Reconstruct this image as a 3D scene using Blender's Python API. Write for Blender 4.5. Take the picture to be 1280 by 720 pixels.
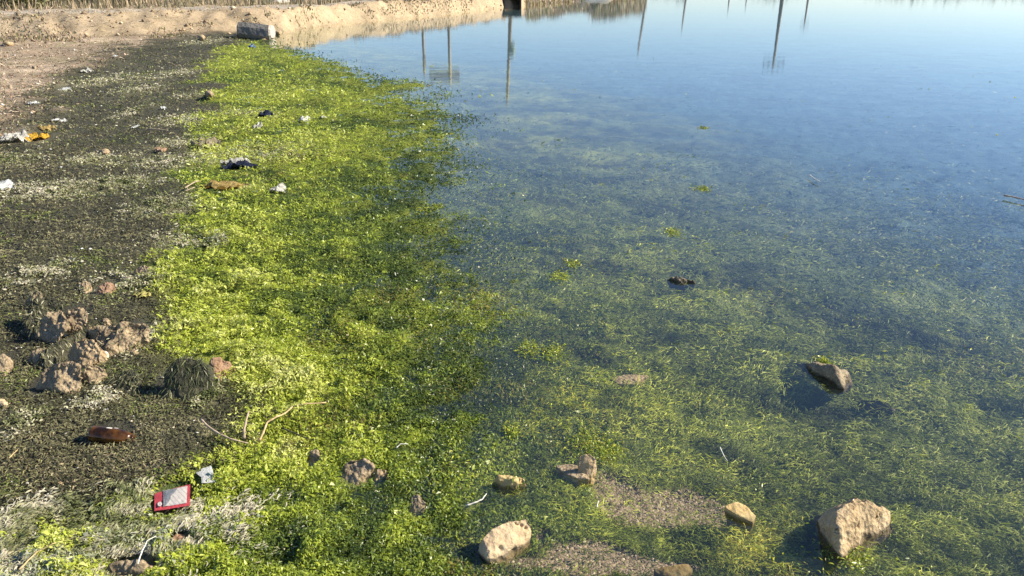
import bpy, bmesh, math, random
import numpy as np
from mathutils import Vector, noise as mn
from math import radians as R, sin, cos, pi

random.seed(7); rng = np.random.default_rng(7)
for o in list(bpy.data.objects): bpy.data.objects.remove(o)
SC = bpy.context.scene; COL = SC.collection

# ------------------------------------------------------------------ camera, world, sun, exposure
CAM_H = 1.6; PITCH = R(23.0); FPX = 924.0
cam = bpy.data.cameras.new('camera'); co = bpy.data.objects.new('camera', cam); COL.objects.link(co)
co.location = (0, 0, CAM_H); co.rotation_euler = (pi/2 - PITCH, 0, 0)
cam.sensor_width = 36; cam.lens = 36*FPX/1280; cam.clip_start = .05; cam.clip_end = 20000
SC.camera = co
SUN_EL, SUN_AZ = R(33), R(7)          # azimuth from +X towards +Y
w = bpy.data.worlds.new('World'); SC.world = w; w.use_nodes = True
nt = w.node_tree; nt.nodes.clear()
sky = nt.nodes.new('ShaderNodeTexSky'); sky.sky_type = 'NISHITA'; sky.sun_disc = False
sky.sun_elevation = SUN_EL; sky.sun_rotation = R(90) - SUN_AZ
sky.air_density = 1.0; sky.dust_density = 0.0; sky.ozone_density = 3.0
bg = nt.nodes.new('ShaderNodeBackground'); bg.inputs[1].default_value = .078
wo = nt.nodes.new('ShaderNodeOutputWorld')
tn = nt.nodes.new('ShaderNodeMix'); tn.data_type = 'RGBA'; tn.blend_type = 'MULTIPLY'; tn.inputs[0].default_value = 1; tn.inputs[7].default_value = (.88, .93, 1.12, 1)
nt.links.new(sky.outputs[0], tn.inputs[6]); nt.links.new(tn.outputs[2], bg.inputs[0]); nt.links.new(bg.outputs[0], wo.inputs[0])
sl = bpy.data.lights.new('sun', 'SUN'); sl.energy = 5.0; sl.angle = R(.5); sl.color = (1, .90, .74)
so = bpy.data.objects.new('sun', sl); COL.objects.link(so)
sd = Vector((cos(SUN_EL)*cos(SUN_AZ), cos(SUN_EL)*sin(SUN_AZ), sin(SUN_EL)))
so.rotation_euler = sd.to_track_quat('Z', 'Y').to_euler(); so.location = sd*50
SC.view_settings.view_transform = 'Standard'; SC.view_settings.look = 'None'
SC.view_settings.exposure = 1.0; SC.view_settings.gamma = 1
SC.cycles.transparent_max_bounces = 12; SC.cycles.max_bounces = 8

# ------------------------------------------------------------------ geometry of the view (only used to find where things stand)
FW = Vector((0, cos(PITCH), -sin(PITCH))); UP = Vector((0, sin(PITCH), cos(PITCH)))
def P(px, py, z=0.0):
    d = FW + Vector((1, 0, 0))*((px-640)/FPX) + UP*((360-py)/FPX)
    t = (z-CAM_H)/d.z
    return Vector((0, 0, CAM_H)) + d*t
def mpp(p):                              # metres per photo pixel at a point
    return (Vector(p)-Vector((0, 0, CAM_H))).dot(FW)/FPX
def Pn(px, py, z=0.0):
    a = (px-640)/FPX; b = (360-py)/FPX
    dy = cos(PITCH)+b*sin(PITCH); dz = -sin(PITCH)+b*cos(PITCH)
    t = (z-CAM_H)/dz
    return a*t, dy*t

# ------------------------------------------------------------------ numpy noise
_perm = rng.permutation(4096)
_val = rng.random(4096)
def _h(ix, iy): return _val[_perm[(ix*73 + _perm[iy & 4095]) & 4095]]
def vnoise(x, y):
    ix = np.floor(x).astype(int); iy = np.floor(y).astype(int)
    fx = x-ix; fy = y-iy; fx = fx*fx*(3-2*fx); fy = fy*fy*(3-2*fy)
    a = _h(ix, iy); b = _h(ix+1, iy); c = _h(ix, iy+1); d = _h(ix+1, iy+1)
    return (a*(1-fx)+b*fx)*(1-fy)+(c*(1-fx)+d*fx)*fy
def fbm(x, y, s, o=4, off=0.0):
    x = np.asarray(x)/s+off*17.3+500; y = np.asarray(y)/s+off*9.1+500
    r = 0; a = .5; n = 0
    for i in range(o):
        r = r+a*vnoise(x, y); n += a; a *= .5
        x, y = x*1.97+y*.31+11, y*1.97-x*.31*.5+7
    return (r/n-.5)*2                    # about -1..1 (mostly +-.6)
def sm(a, b, x):
    t = np.clip((x-a)/(b-a), 0, 1); return t*t*(3-2*t)

# ------------------------------------------------------------------ plan of the shore, in metres
def line(pts, z=0.0):
    q = np.array([P(a, b, z)[:2] for a, b in pts]); q = q[np.argsort(q[:, 1])]
    return q[:, 1], q[:, 0]
LA = line([(-700, 420), (-260, 300), (-60, 205), (0, 170), (35, 145), (60, 118), (105, 97), (140, 76), (180, 58), (250, 45), (275, 40)], .03)
LB = line([(-300, 745), (-40, 700), (60, 668), (140, 640), (210, 608), (275, 585), (318, 545), (315, 500), (235, 478), (205, 450), (200, 400), (205, 350),
           (240, 300), (232, 260), (238, 215), (240, 150), (258, 105), (275, 75), (290, 58), (297, 50)])
LC = line([(600, 900), (575, 700), (545, 600), (590, 520), (600, 430), (575, 350), (555, 270), (552, 210), (562, 150), (510, 105), (420, 76), (350, 60), (322, 54), (296, 48), (283, 44)])
TOE = np.array([P(a, b)[:2] for a, b in [(345, 41), (400, 33), (470, 26), (560, 18), (628, 10), (660, 7), (700, 3)]])
TOEX = np.concatenate([[-60, -27, -18, -13.6, -11.3, -9.6], TOE[:, 0], [7.2, 10.5, 11.6, 13, 400, 4000]])
TOEY = np.concatenate([[10.5, 14.5, 17.8, 18.8, 19.8, 21.2], TOE[:, 1], [53, 62, 75, 150, 210, 500]])
_c = P(640, 9.3); CUL = (_c.x, _c.y, 12*mpp(_c))
def XA(y): return np.interp(y, *LA)
def XB(y): return np.interp(y, *LB)
def XC(y): return np.interp(y, *LC)
# bare gravel beds under the shallow water: centre (px), radii in metres, turn
GR = [(835, 618, .21, .11), (775, 600, .10, .07), (880, 625, .15, .07), (745, 700, .20, .10), (680, 665, .05, .04), (845, 705, .10, .045), (665, 700, .07, .05)]
GR = [(*P(a, b, -.02)[:2], c, d) for a, b, c, d in GR]
def gravel(x, y):
    g = np.full(np.shape(x), -9.0)
    wx = x+.09*fbm(x, y, .16, 4, 3); wy = y+.06*fbm(x, y, .13, 4, 5)
    for cx, cy, rx, ry in GR:
        g = np.maximum(g, 1-np.sqrt(((wx-cx)/rx)**2+((wy-cy)/ry)**2))
    return sm(-.12, .22, g)
def fields(x, y):
    x = np.asarray(x, float); y = np.asarray(y, float)
    n1 = fbm(x, y, .7, 4, 1); n2 = fbm(x, y*1.6, .35, 4, 2)
    sc = np.clip(y/4, .45, 3)
    jag = (.28*n1+.16*n2)*sc
    a = XA(y)+jag*1.1-x                 # > 0: dry land side
    b = XB(y)+jag*.8-x                  # > 0: dark mat
    c = XC(y)+jag*.9-x                  # > 0: algae reach the air
    bank = y-np.interp(x, TOEX, TOEY)-(.25*fbm(x, y, 1.3, 3, 8)+.12*fbm(x, y, .4, 3, 9))
    return a, b, c, bank
def H(x, y):
    x = np.asarray(x, float); y = np.asarray(y, float)
    a, b, c, bank = fields(x, y)
    d = -c                               # distance out from the algae edge
    bed = -.022-.055*sm(0, 1.2, d)-.05*sm(.8, 4, d)-.25*sm(4, 25, d)
    lump = .030*fbm(x, y*1.3, .30, 4, 4)+.030*fbm(x, y, .10, 3, 6)
    bed = bed+lump*sm(0, .5, d)*1.1
    bed = bed+gravel(x, y)*(-.012-lump*.9)
    mat = -.004+.022*sm(0, 1.0, c)+lump*.9+.012*fbm(x, y, .12, 3, 11)*sm(0, .6, c)
    z = np.where(c > 0, mat, bed)
    z = np.where(np.abs(c) < .12, bed+(mat-bed)*sm(-.12, .12, c), z)
    darkz = .030+.022*fbm(x, y, .6, 4, 12)+.014*fbm(x, y, .12, 3, 13)
    z = z+(darkz-z)*sm(-.15, .25, b)
    dry = .055+.13*sm(.2, 6, a)+.045*fbm(x, y, 1.1, 5, 14)*sm(.3, 2, a)
    wrack = np.exp(-(a/.35)**2)*(.05+.05*fbm(x, y, .3, 3, 15))*sm(4, 8, y)
    z = z+(dry-z)*sm(-.3, .6, a)+wrack
    top = .60+.05*fbm(x, y, 3, 4, 16)+.05*fbm(x, y, .6, 4, 17)
    face = sm(-.1, 1.7, bank+.35*fbm(x, y, .8, 4, 18)*sm(.1, .4, bank))
    rough = (.11*fbm(x, y, .45, 4, 27)+.05*np.abs(fbm(x*1.3, y*.7, .7, 4, 28)))*sm(.05, .5, bank)*(1-.6*sm(1.8, 2.4, bank))
    gully = rough-.16*np.clip(fbm(x*1.4, y*.6, .5, 3, 19), 0, 1)*sm(.1, .5, bank)*(1-sm(1.2, 2, bank))
    z = np.where(bank > -.1, z+(top-z)*face+gully, z)
    z = np.where((np.abs(x-CUL[0]) < CUL[2]+.02) & (y > CUL[1]-.6) & (y < CUL[1]+.95), np.minimum(z, -.12), z)   # the culvert's outlet channel
    z = z-.25*sm(5, 7, bank)*(1-sm(60, 120, bank))
    return z
def Hs(x, y): return float(H(np.array([x]), np.array([y]))[0])
def G(px, py, dz=0.0):                   # the ground point seen at a photo pixel
    z = 0.0
    for _ in range(6):
        p = P(px, py, z+dz); z = Hs(p.x, p.y)
    p = P(px, py, z+dz); return p

# ------------------------------------------------------------------ helpers
def tag(o, label=None, cat=None, group=None, kind=None):
    for k, v in (('label', label), ('category', cat), ('group', group), ('kind', kind)):
        if v: o[k] = v
    return o
def link(name, me, mat=None, parent=None):
    o = bpy.data.objects.new(name, me); COL.objects.link(o)
    if mat and len(me.materials) == 0: me.materials.append(mat)
    if parent: o.parent = parent
    return o
def npmesh(name, V, F, col=None, smooth=False):
    me = bpy.data.meshes.new(name)
    V = np.ascontiguousarray(V, dtype=np.float32); F = np.ascontiguousarray(F, dtype=np.int32)
    k = F.shape[1]
    me.vertices.add(len(V)); me.vertices.foreach_set('co', V.ravel())
    me.loops.add(F.size); me.loops.foreach_set('vertex_index', F.ravel())
    me.polygons.add(len(F)); me.polygons.foreach_set('loop_start', np.arange(0, F.size, k, dtype=np.int32))
    me.polygons.foreach_set('loop_total', np.full(len(F), k, dtype=np.int32))
    if smooth: me.polygons.foreach_set('use_smooth', np.ones(len(F), dtype=bool))
    me.update(calc_edges=True)
    if col is not None:
        at = me.color_attributes.new('tone', 'FLOAT_COLOR', 'POINT')
        c4 = np.ones((len(V), 4), dtype=np.float32); c4[:, :3] = col
        at.data.foreach_set('color', c4.ravel())
    return me
def bmobj(name, bm, mat, parent=None, smooth=False, origin=None):
    if origin is not None: bmesh.ops.translate(bm, verts=bm.verts, vec=-Vector(origin))
    bmesh.ops.recalc_face_normals(bm, faces=bm.faces)
    me = bpy.data.meshes.new(name); bm.to_mesh(me); bm.free()
    if smooth:
        for p in me.polygons: p.use_smooth = True
    o = link(name, me, mat, parent)
    if origin is not None: o.location = origin
    return o
def empty(name, loc):
    o = bpy.data.objects.new(name, None); COL.objects.link(o); o.location = loc; o.empty_display_size = .05
    return o

# ------------------------------------------------------------------ materials
def newmat(name):
    m = bpy.data.materials.new(name); m.use_nodes = True; m.node_tree.nodes.clear()
    n = m.node_tree.nodes; out = n.new('ShaderNodeOutputMaterial'); return m, n, m.node_tree.links, out
def leafmat(name, rough=.5, transl=.35, spec=.35, gain=1.0, vary=.35):
    m, n, l, out = newmat(name)
    at = n.new('ShaderNodeAttribute'); at.attribute_name = 'tone'
    tc = n.new('ShaderNodeNewGeometry')
    nz = n.new('ShaderNodeTexNoise'); nz.inputs['Scale'].default_value = 60; nz.inputs['Detail'].default_value = 3
    l.new(tc.outputs['Position'], nz.inputs['Vector'])
    mr = n.new('ShaderNodeMapRange'); mr.inputs[3].default_value = (1-vary)*gain; mr.inputs[4].default_value = (1+vary)*gain
    l.new(nz.outputs[0], mr.inputs[0])
    mx = n.new('ShaderNodeVectorMath'); mx.operation = 'SCALE'
    l.new(at.outputs['Color'], mx.inputs[0]); l.new(mr.outputs[0], mx.inputs['Scale'])
    b = n.new('ShaderNodeBsdfPrincipled'); b.inputs['Roughness'].default_value = rough
    b.inputs['Specular IOR Level'].default_value = spec
    l.new(mx.outputs[0], b.inputs['Base Color'])
    if transl > 0:
        t = n.new('ShaderNodeBsdfTranslucent'); l.new(mx.outputs[0], t.inputs[0])
        ms = n.new('ShaderNodeMixShader'); ms.inputs[0].default_value = transl
        l.new(b.outputs[0], ms.inputs[1]); l.new(t.outputs[0], ms.inputs[2]); l.new(ms.outputs[0], out.inputs[0])
    else: l.new(b.outputs[0], out.inputs[0])
    return m
def rockmat(name, c1, c2, c3, sc=40, rough=.9, bump=.6, pits=.5, wetline=False):
    m, n, l, out = newmat(name)
    tc = n.new('ShaderNodeTexCoord')
    n1 = n.new('ShaderNodeTexNoise'); n1.inputs['Scale'].default_value = sc*.35; n1.inputs['Detail'].default_value = 6
    n2 = n.new('ShaderNodeTexNoise'); n2.inputs['Scale'].default_value = sc*2.2; n2.inputs['Detail'].default_value = 8
    n2.inputs['Roughness'].default_value = .7
    v = n.new('ShaderNodeTexVoronoi'); v.inputs['Scale'].default_value = sc*1.6
    for q in (n1, n2, v): l.new(tc.outputs['Object'], q.inputs['Vector'])
    r1 = n.new('ShaderNodeValToRGB'); r1.color_ramp.elements[0].position = .36; r1.color_ramp.elements[1].position = .64
    r1.color_ramp.elements[0].color = (*c1, 1); r1.color_ramp.elements[1].color = (*c2, 1)
    l.new(n1.outputs[0], r1.inputs[0])
    r2 = n.new('ShaderNodeValToRGB'); r2.color_ramp.elements[0].position = .38; r2.color_ramp.elements[1].position = .62
    l.new(n2.outputs[0], r2.inputs[0])
    mx = n.new('ShaderNodeMix'); mx.data_type = 'RGBA'; mx.inputs[7].default_value = (*c3, 1)
    ma = n.new('ShaderNodeMath'); ma.operation = 'MULTIPLY'; ma.inputs[1].default_value = pits
    inv = n.new('ShaderNodeMath'); inv.operation = 'SUBTRACT'; inv.inputs[0].default_value = 1
    l.new(r2.outputs[0], inv.inputs[1]); l.new(inv.outputs[0], ma.inputs[0]); l.new(ma.outputs[0], mx.inputs[0])
    l.new(r1.outputs[0], mx.inputs[6])
    b = n.new('ShaderNodeBsdfPrincipled'); b.inputs['Roughness'].default_value = rough; b.inputs['Specular IOR Level'].default_value = .3
    if wetline:                                  # the wet, weed stained foot of a stone that stands in water
        ge = n.new('ShaderNodeNewGeometry'); sp = n.new('ShaderNodeSeparateXYZ'); l.new(ge.outputs['Position'], sp.inputs[0])
        sb = n.new('ShaderNodeMath'); sb.operation = 'MULTIPLY_ADD'; sb.inputs[1].default_value = -.02; l.new(n1.outputs[0], sb.inputs[0]); l.new(sp.outputs[2], sb.inputs[2])
        mw = n.new('ShaderNodeMapRange'); mw.inputs[1].default_value = -.004; mw.inputs[2].default_value = .006; mw.inputs[3].default_value = .38; mw.inputs[4].default_value = 1; l.new(sb.outputs[0], mw.inputs[0])
        vs = n.new('ShaderNodeVectorMath'); vs.operation = 'SCALE'; l.new(mx.outputs[2], vs.inputs[0]); l.new(mw.outputs[0], vs.inputs['Scale']); l.new(vs.outputs[0], b.inputs['Base Color'])
    else: l.new(mx.outputs[2], b.inputs['Base Color'])
    ad = n.new('ShaderNodeMath'); ad.operation = 'ADD'; l.new(n2.outputs[0], ad.inputs[0]); l.new(v.outputs[0], ad.inputs[1])
    bp = n.new('ShaderNodeBump'); bp.inputs['Strength'].default_value = bump; bp.inputs['Distance'].default_value = .25/sc
    l.new(ad.outputs[0], bp.inputs['Height']); l.new(bp.outputs[0], b.inputs['Normal'])
    l.new(b.outputs[0], out.inputs[0])
    return m
def plain(name, c, rough=.6, var=.25, sc=30, metal=0, transl=0, bump=.2, spec=.4):
    m, n, l, out = newmat(name)
    tc = n.new('ShaderNodeTexCoord'); nz = n.new('ShaderNodeTexNoise'); nz.inputs['Scale'].default_value = sc; nz.inputs['Detail'].default_value = 6
    l.new(tc.outputs['Object'], nz.inputs['Vector'])
    cr = n.new('ShaderNodeValToRGB'); cr.color_ramp.elements[0].position = .35; cr.color_ramp.elements[1].position = .62
    cr.color_ramp.elements[0].color = (*[x*(1-var) for x in c], 1); cr.color_ramp.elements[1].color = (*[min(1, x*(1+var*.4)) for x in c], 1)
    l.new(nz.outputs[0], cr.inputs[0])
    b = n.new('ShaderNodeBsdfPrincipled'); b.inputs['Roughness'].default_value = rough; b.inputs['Metallic'].default_value = metal
    b.inputs['Specular IOR Level'].default_value = spec
    l.new(cr.outputs[0], b.inputs['Base Color'])
    bp = n.new('ShaderNodeBump'); bp.inputs['Strength'].default_value = bump; bp.inputs['Distance'].default_value = .01
    l.new(nz.outputs[0], bp.inputs['Height']); l.new(bp.outputs[0], b.inputs['Normal'])
    if transl:
        t = n.new('ShaderNodeBsdfTranslucent'); l.new(cr.outputs[0], t.inputs[0])
        ms = n.new('ShaderNodeMixShader'); ms.inputs[0].default_value = transl
        l.new(b.outputs[0], ms.inputs[1]); l.new(t.outputs[0], ms.inputs[2]); l.new(ms.outputs[0], out.inputs[0])
    else: l.new(b.outputs[0], out.inputs[0])
    return m

M_alga = leafmat('algae_living', .38, .38, .5)
M_sub = leafmat('algae_submerged', .5, .30, .2)
M_dark = leafmat('algae_rotting', .8, .12, .25)
M_pale = leafmat('algae_bleached', .7, .25, .3)
M_straw = leafmat('dry_stems', .8, .15, .2)
M_leaf = leafmat('bush_leaves', .5, .25, .3)
M_grain = leafmat('gravel_grains', .8, 0, .3, vary=.25)
M_tan = rockmat('pale_limestone', (.40, .29, .155), (.54, .42, .25), (.20, .13, .07), 45, bump=1.0, pits=.6)
M_tanw = rockmat('pale_limestone_wet_foot', (.42, .31, .165), (.56, .44, .26), (.20, .13, .07), 45, bump=1.0, pits=.6, wetline=True)
M_rockw = rockmat('weathered_shore_rock', (.26, .205, .125), (.40, .33, .215), (.09, .07, .045), 60, bump=1.0, pits=.7, wetline=True)
M_cream = rockmat('cream_limestone', (.50, .37, .21), (.60, .47, .29), (.28, .18, .10), 26, bump=.5, pits=.3, wetline=True)
M_clod = rockmat('brown_conglomerate', (.33, .25, .145), (.51, .40, .245), (.11, .08, .05), 45, bump=1.0, pits=.75)
M_red = rockmat('reddish_stone', (.34, .20, .115), (.44, .29, .18), (.14, .09, .06), 60, bump=.8, pits=.5)
M_ochre = rockmat('ochre_stone', (.46, .33, .13), (.58, .46, .22), (.25, .15, .06), 50, bump=.5, pits=.35, wetline=True)
M_grey = rockmat('grey_concrete', (.13, .125, .11), (.21, .20, .18), (.07, .065, .06), 9, bump=.6, pits=.5)
M_wetr = rockmat('wet_weedy_rock', (.17, .13, .08), (.25, .20, .12), (.05, .05, .03), 60, rough=.6, bump=.9, pits=.7, wetline=True)
M_mound = rockmat('muddy_mound', (.05, .05, .03), (.09, .085, .05), (.02, .02, .015), 50, bump=.9, pits=.6)

# ground
def ground_mat():
    m, n, l, out = newmat('ground_earth')
    at = n.new('ShaderNodeAttribute'); at.attribute_name = 'tone'
    ge = n.new('ShaderNodeNewGeometry')
    def nz(s, d=6, rr=.6):
        q = n.new('ShaderNodeTexNoise'); q.inputs['Scale'].default_value = s; q.inputs['Detail'].default_value = d
        q.inputs['Roughness'].default_value = rr; l.new(ge.outputs['Position'], q.inputs['Vector']); return q
    a = nz(9, 8, .75); b_ = nz(90, 4); c = nz(1.2, 4)
    ad = n.new('ShaderNodeMath'); ad.operation = 'ADD'; l.new(a.outputs[0], ad.inputs[0]); l.new(b_.outputs[0], ad.inputs[1])
    ad2 = n.new('ShaderNodeMath'); ad2.operation = 'ADD'; l.new(ad.outputs[0], ad2.inputs[0]); l.new(c.outputs[0], ad2.inputs[1])
    mr = n.new('ShaderNodeMapRange'); mr.inputs[1].default_value = 1.1; mr.inputs[2].default_value = 1.9
    mr.inputs[3].default_value = .45; mr.inputs[4].default_value = 1.45; l.new(ad2.outputs[0], mr.inputs[0])
    sc = n.new('ShaderNodeVectorMath'); sc.operation = 'SCALE'; l.new(at.outputs['Color'], sc.inputs[0]); l.new(mr.outputs[0], sc.inputs['Scale'])
    b = n.new('ShaderNodeBsdfPrincipled'); b.inputs['Roughness'].default_value = .92; b.inputs['Specular IOR Level'].default_value = .2
    l.new(sc.outputs[0], b.inputs['Base Color'])
    bp = n.new('ShaderNodeBump'); bp.inputs['Strength'].default_value = .8; bp.inputs['Distance'].default_value = .03
    l.new(ad.outputs[0], bp.inputs['Height']); l.new(bp.outputs[0], b.inputs['Normal'])
    l.new(b.outputs[0], out.inputs[0]); return m

def water_mat():
    m, n, l, out = newmat('lagoon_water')
    ge = n.new('ShaderNodeNewGeometry')
    mp = n.new('ShaderNodeMapping'); mp.inputs['Scale'].default_value = (1, 1.7, 1); l.new(ge.outputs['Position'], mp.inputs['Vector'])
    n1 = n.new('ShaderNodeTexNoise'); n1.inputs['Scale'].default_value = 1.6; n1.inputs['Detail'].default_value = 3
    n2 = n.new('ShaderNodeTexNoise'); n2.inputs['Scale'].default_value = 9; n2.inputs['Detail'].default_value = 4
    for q in (n1, n2): l.new(mp.outputs[0], q.inputs['Vector'])
    b1 = n.new('ShaderNodeBump'); b1.inputs['Strength'].default_value = 1; b1.inputs['Distance'].default_value = .0022
    b2 = n.new('ShaderNodeBump'); b2.inputs['Strength'].default_value = 1; b2.inputs['Distance'].default_value = .00045
    l.new(n1.outputs[0], b1.inputs['Height']); l.new(n2.outputs[0], b2.inputs['Height']); l.new(b1.outputs[0], b2.inputs['Normal'])
    fr = n.new('ShaderNodeFresnel'); l.new(b2.outputs[0], fr.inputs['Normal'])
    # one thin sheet stands for the water's body: give it the same reflectance from both sides, so that daylight gets in
    io = n.new('ShaderNodeMapRange'); io.inputs[3].default_value = 1.42; io.inputs[4].default_value = 1/1.42
    l.new(ge.outputs['Backfacing'], io.inputs[0]); l.new(io.outputs[0], fr.inputs['IOR'])
    gl = n.new('ShaderNodeBsdfGlossy'); gl.inputs['Roughness'].default_value = .02; l.new(b2.outputs[0], gl.inputs['Normal'])
    gl.inputs['Color'].default_value = (.98, 1, 1, 1)
    tr = n.new('ShaderNodeBsdfTransparent'); tr.inputs['Color'].default_value = (.98, .97, .88, 1)
    df = n.new('ShaderNodeBsdfDiffuse'); df.inputs['Color'].default_value = (.20, .30, .34, 1)   # suspended silt
    m1 = n.new('ShaderNodeMixShader'); m1.inputs[0].default_value = .025
    l.new(tr.outputs[0], m1.inputs[1]); l.new(df.outputs[0], m1.inputs[2])
    m2 = n.new('ShaderNodeMixShader'); l.new(fr.outputs[0], m2.inputs[0]); l.new(m1.outputs[0], m2.inputs[1]); l.new(gl.outputs[0], m2.inputs[2])
    l.new(m2.outputs[0], out.inputs[0]); return m

# patches of bleached weed: px, py, half width px, half height px, strength
PALE = [(60, 238, 55, 8, 1), (150, 228, 45, 7, .9), (200, 258, 34, 9, 1.3), (110, 198, 22, 6, .8), (205, 200, 60, 8, .7), (225, 150, 35, 6, .7), (215, 92, 25, 5, .9),
        (220, 297, 25, 9, .8), (268, 297, 14, 9, .8), (170, 113, 25, 5, .8), (110, 105, 25, 10, .7), (165, 139, 12, 6, .9), (225, 178, 26, 6, .6), (45, 345, 30, 12, .5),
        (150, 350, 45, 14, .35), (120, 675, 115, 34, 1.3), (40, 705, 70, 38, 1.2), (110, 652, 60, 12, 1.0), (225, 672, 24, 12, .8), (180, 620, 60, 14, .25), (30, 530, 16, 12, 1.4), (120, 502, 22, 9, .6),
        (260, 490, 12, 12, .9), (185, 415, 14, 16, 1), (60, 640, 22, 6, .6), (290, 640, 60, 20, .3), (330, 190, 60, 9, .25), (20, 200, 30, 9, .35), (150, 100, 30, 5, .5),
        (255, 52, 20, 3, .8), (300, 140, 30, 4, .4), (235, 120, 14, 4, .6), (35, 175, 30, 5, .4)]
PW = []
for a, b, c, d, s in PALE:
    p = P(a, b, .04); m_ = mpp(p); dep = math.asin((CAM_H-.04)/(p-Vector((0, 0, CAM_H))).length)
    PW.append((p.x, p.y, c*m_, d*m_/math.sin(dep), s))
def pale(x, y):
    g = np.zeros(np.shape(x)); wx = x+.10*np.clip(y/4, .3, 3)*fbm(x, y, .2, 3, 41)
    for cx, cy, rx, ry, s in PW: g = np.maximum(g, s*np.exp(-(((wx-cx)/rx)**2+((y-cy)/ry)**2)**1.5))
    return g*sm(-.45, .1, fbm(x, y*1.5, .12, 3, 42))

# ------------------------------------------------------------------ ground sheet
def mixc(A, B, t): return A*(1-t[..., None])+np.asarray(B)*t[..., None]
def ground_colour(x, y):
    a, b, c, bank = fields(x, y)
    k = fbm(x, y, .5, 4, 21); k2 = fbm(x, y*2.2, 1.2, 4, 22); k3 = fbm(x, y, .12, 3, 23)
    C = np.zeros(x.shape+(3,))+np.array((.10, .125, .045))          # weedy bed
    C = mixc(C, (.145, .165, .05), sm(-.3, .5, k)); C = C*(1+1.0*fbm(x, y*1.6+x*.5, .45, 4, 64)+.8*fbm(x*.8, y*2+x*.8, .10, 3, 65)).clip(.3, 2)[..., None]
    far = sm(1.2, 4.5, -c); C = mixc(C, (.06, .12, .16), far)  # blue veil of the deeper water put into the bed colour
    C = mixc(C, (.27, .22, .165), gravel(x, y)*(.85+.15*k3)); C = mixc(C, (.13, .12, .06), gravel(x, y)*sm(0, .5, fbm(x, y, .07, 3, 29))*.6)
    C = mixc(C, (.20, .23, .035), sm(-.3, .3, c)); C = mixc(C, (.06, .09, .02), sm(-.3, .3, c)*sm(.15, -.4, .8*fbm(x, y*1.2, .22, 4, 52)+.9*fbm(x, y*1.3, .9, 4, 50)))
    C = mixc(C, (.07, .068, .045), sm(-.1, .2, b))
    C = mixc(C, (.36, .34, .20), np.clip(pale(x, y), 0, 1)*.9*sm(-.2, .2, c))
    C = mixc(C, (.32, .25, .165), sm(-.25, .5, a+.25*k3))
    dry = sm(.2, 1.2, a)
    C = mixc(C, (.50, .40, .28), dry*sm(-.1, .4, k2)*.8)
    C = mixc(C, (.27, .24, .13), dry*sm(.05, .5, fbm(x, y*1.8, .9, 4, 24))*.7)
    C = mixc(C, (.42, .31, .205), dry*sm(.0, .5, fbm(x, y*2, .5, 4, 25))*.6)
    bk = sm(-.15, .25, bank)
    C = mixc(C, (.42, .325, .205), bk*sm(-14, -9, x)); C = mixc(C, (.40, .32, .21), bk*(1-sm(-14, -9, x)))
    C = mixc(C, (.33, .26, .16), bk*sm(.0, .45, fbm(x, y, .7, 5, 26))*.8)
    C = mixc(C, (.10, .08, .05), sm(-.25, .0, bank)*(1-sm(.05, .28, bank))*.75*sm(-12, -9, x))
    C = mixc(C, (.44, .39, .30), sm(1.8, 2.2, bank)*(1-sm(4.2, 5, bank))*.8)
    C = mixc(C, (.20, .19, .11), sm(5, 7, bank))
    return C
th = np.concatenate([np.linspace(-180, -58, 40)[:-1], np.linspace(-58, -42, 40)[:-1], np.linspace(-42, 42, 370), np.linspace(42, 58, 40)[1:], np.linspace(58, 180, 40)[1:-1]])
rr = np.concatenate([np.geomspace(.25, 1.0, 20)[:-1], np.geomspace(1.0, 15, 330)[:-1], np.geomspace(15, 50, 230)[:-1], np.geomspace(50, 6000, 60)])
T, RRr = np.meshgrid(np.radians(th), rr)
gx = RRr*np.sin(T); gy = RRr*np.cos(T); gz = H(gx, gy)
gz = np.where((gy < -2), np.maximum(gz, .05+0*gz), gz)
V = np.stack([gx, gy, gz], -1).reshape(-1, 3); nr, nc = gx.shape
i, j = np.meshgrid(np.arange(nr-1), np.arange(nc), indexing='ij'); j2 = (j+1) % nc
F = np.stack([i*nc+j, i*nc+j2, (i+1)*nc+j2, (i+1)*nc+j], -1).reshape(-1, 4)
V = np.vstack([V, [[0, 0, Hs(0, .1)]]])
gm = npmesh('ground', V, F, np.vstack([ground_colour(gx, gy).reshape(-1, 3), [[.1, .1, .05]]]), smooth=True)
bm = bmesh.new(); bm.from_mesh(gm); bm.verts.ensure_lookup_table(); cv = bm.verts[len(V)-1]
for q in range(nc): bm.faces.new((bm.verts[(q+1) % nc], bm.verts[q], cv))
bmesh.ops.recalc_face_normals(bm, faces=bm.faces); bm.to_mesh(gm); bm.free()
tag(link('ground', gm, ground_mat()), kind='structure')

wv = np.array([(-900, -3, 0), (6000, -3, 0), (6000, 5500, 0), (-900, 5500, 0)])
tag(link('lagoon_water', npmesh('lagoon_water', wv, np.array([[0, 1, 2, 3]])), water_mat()), kind='structure')

# far hills
hx = np.linspace(-1500, 5600, 180); hr = []
for s, t in ((0, 0), (.3, .55), (.6, 1), (1, .6), (1.4, 0)):
    hr.append(np.stack([hx, 3300+s*900+0*hx, -5+t*(35+35*fbm(hx, hx*0+s*40, 900, 5, 31)+45*sm(600, 2600, hx))], -1))
hv = np.array(hr); n2_ = len(hx)
i, j = np.meshgrid(np.arange(4), np.arange(n2_-1), indexing='ij')
hf = np.stack([i*n2_+j, i*n2_+j+1, (i+1)*n2_+j+1, (i+1)*n2_+j], -1).reshape(-1, 4)
tag(link('distant_hills', npmesh('distant_hills', hv.reshape(-1, 3), hf, smooth=True), plain('hazy_hill_scrub', (.20, .25, .29), .95, .3, .004)), kind='structure')  # blue of the distance haze is mixed into the scrub colour

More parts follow.
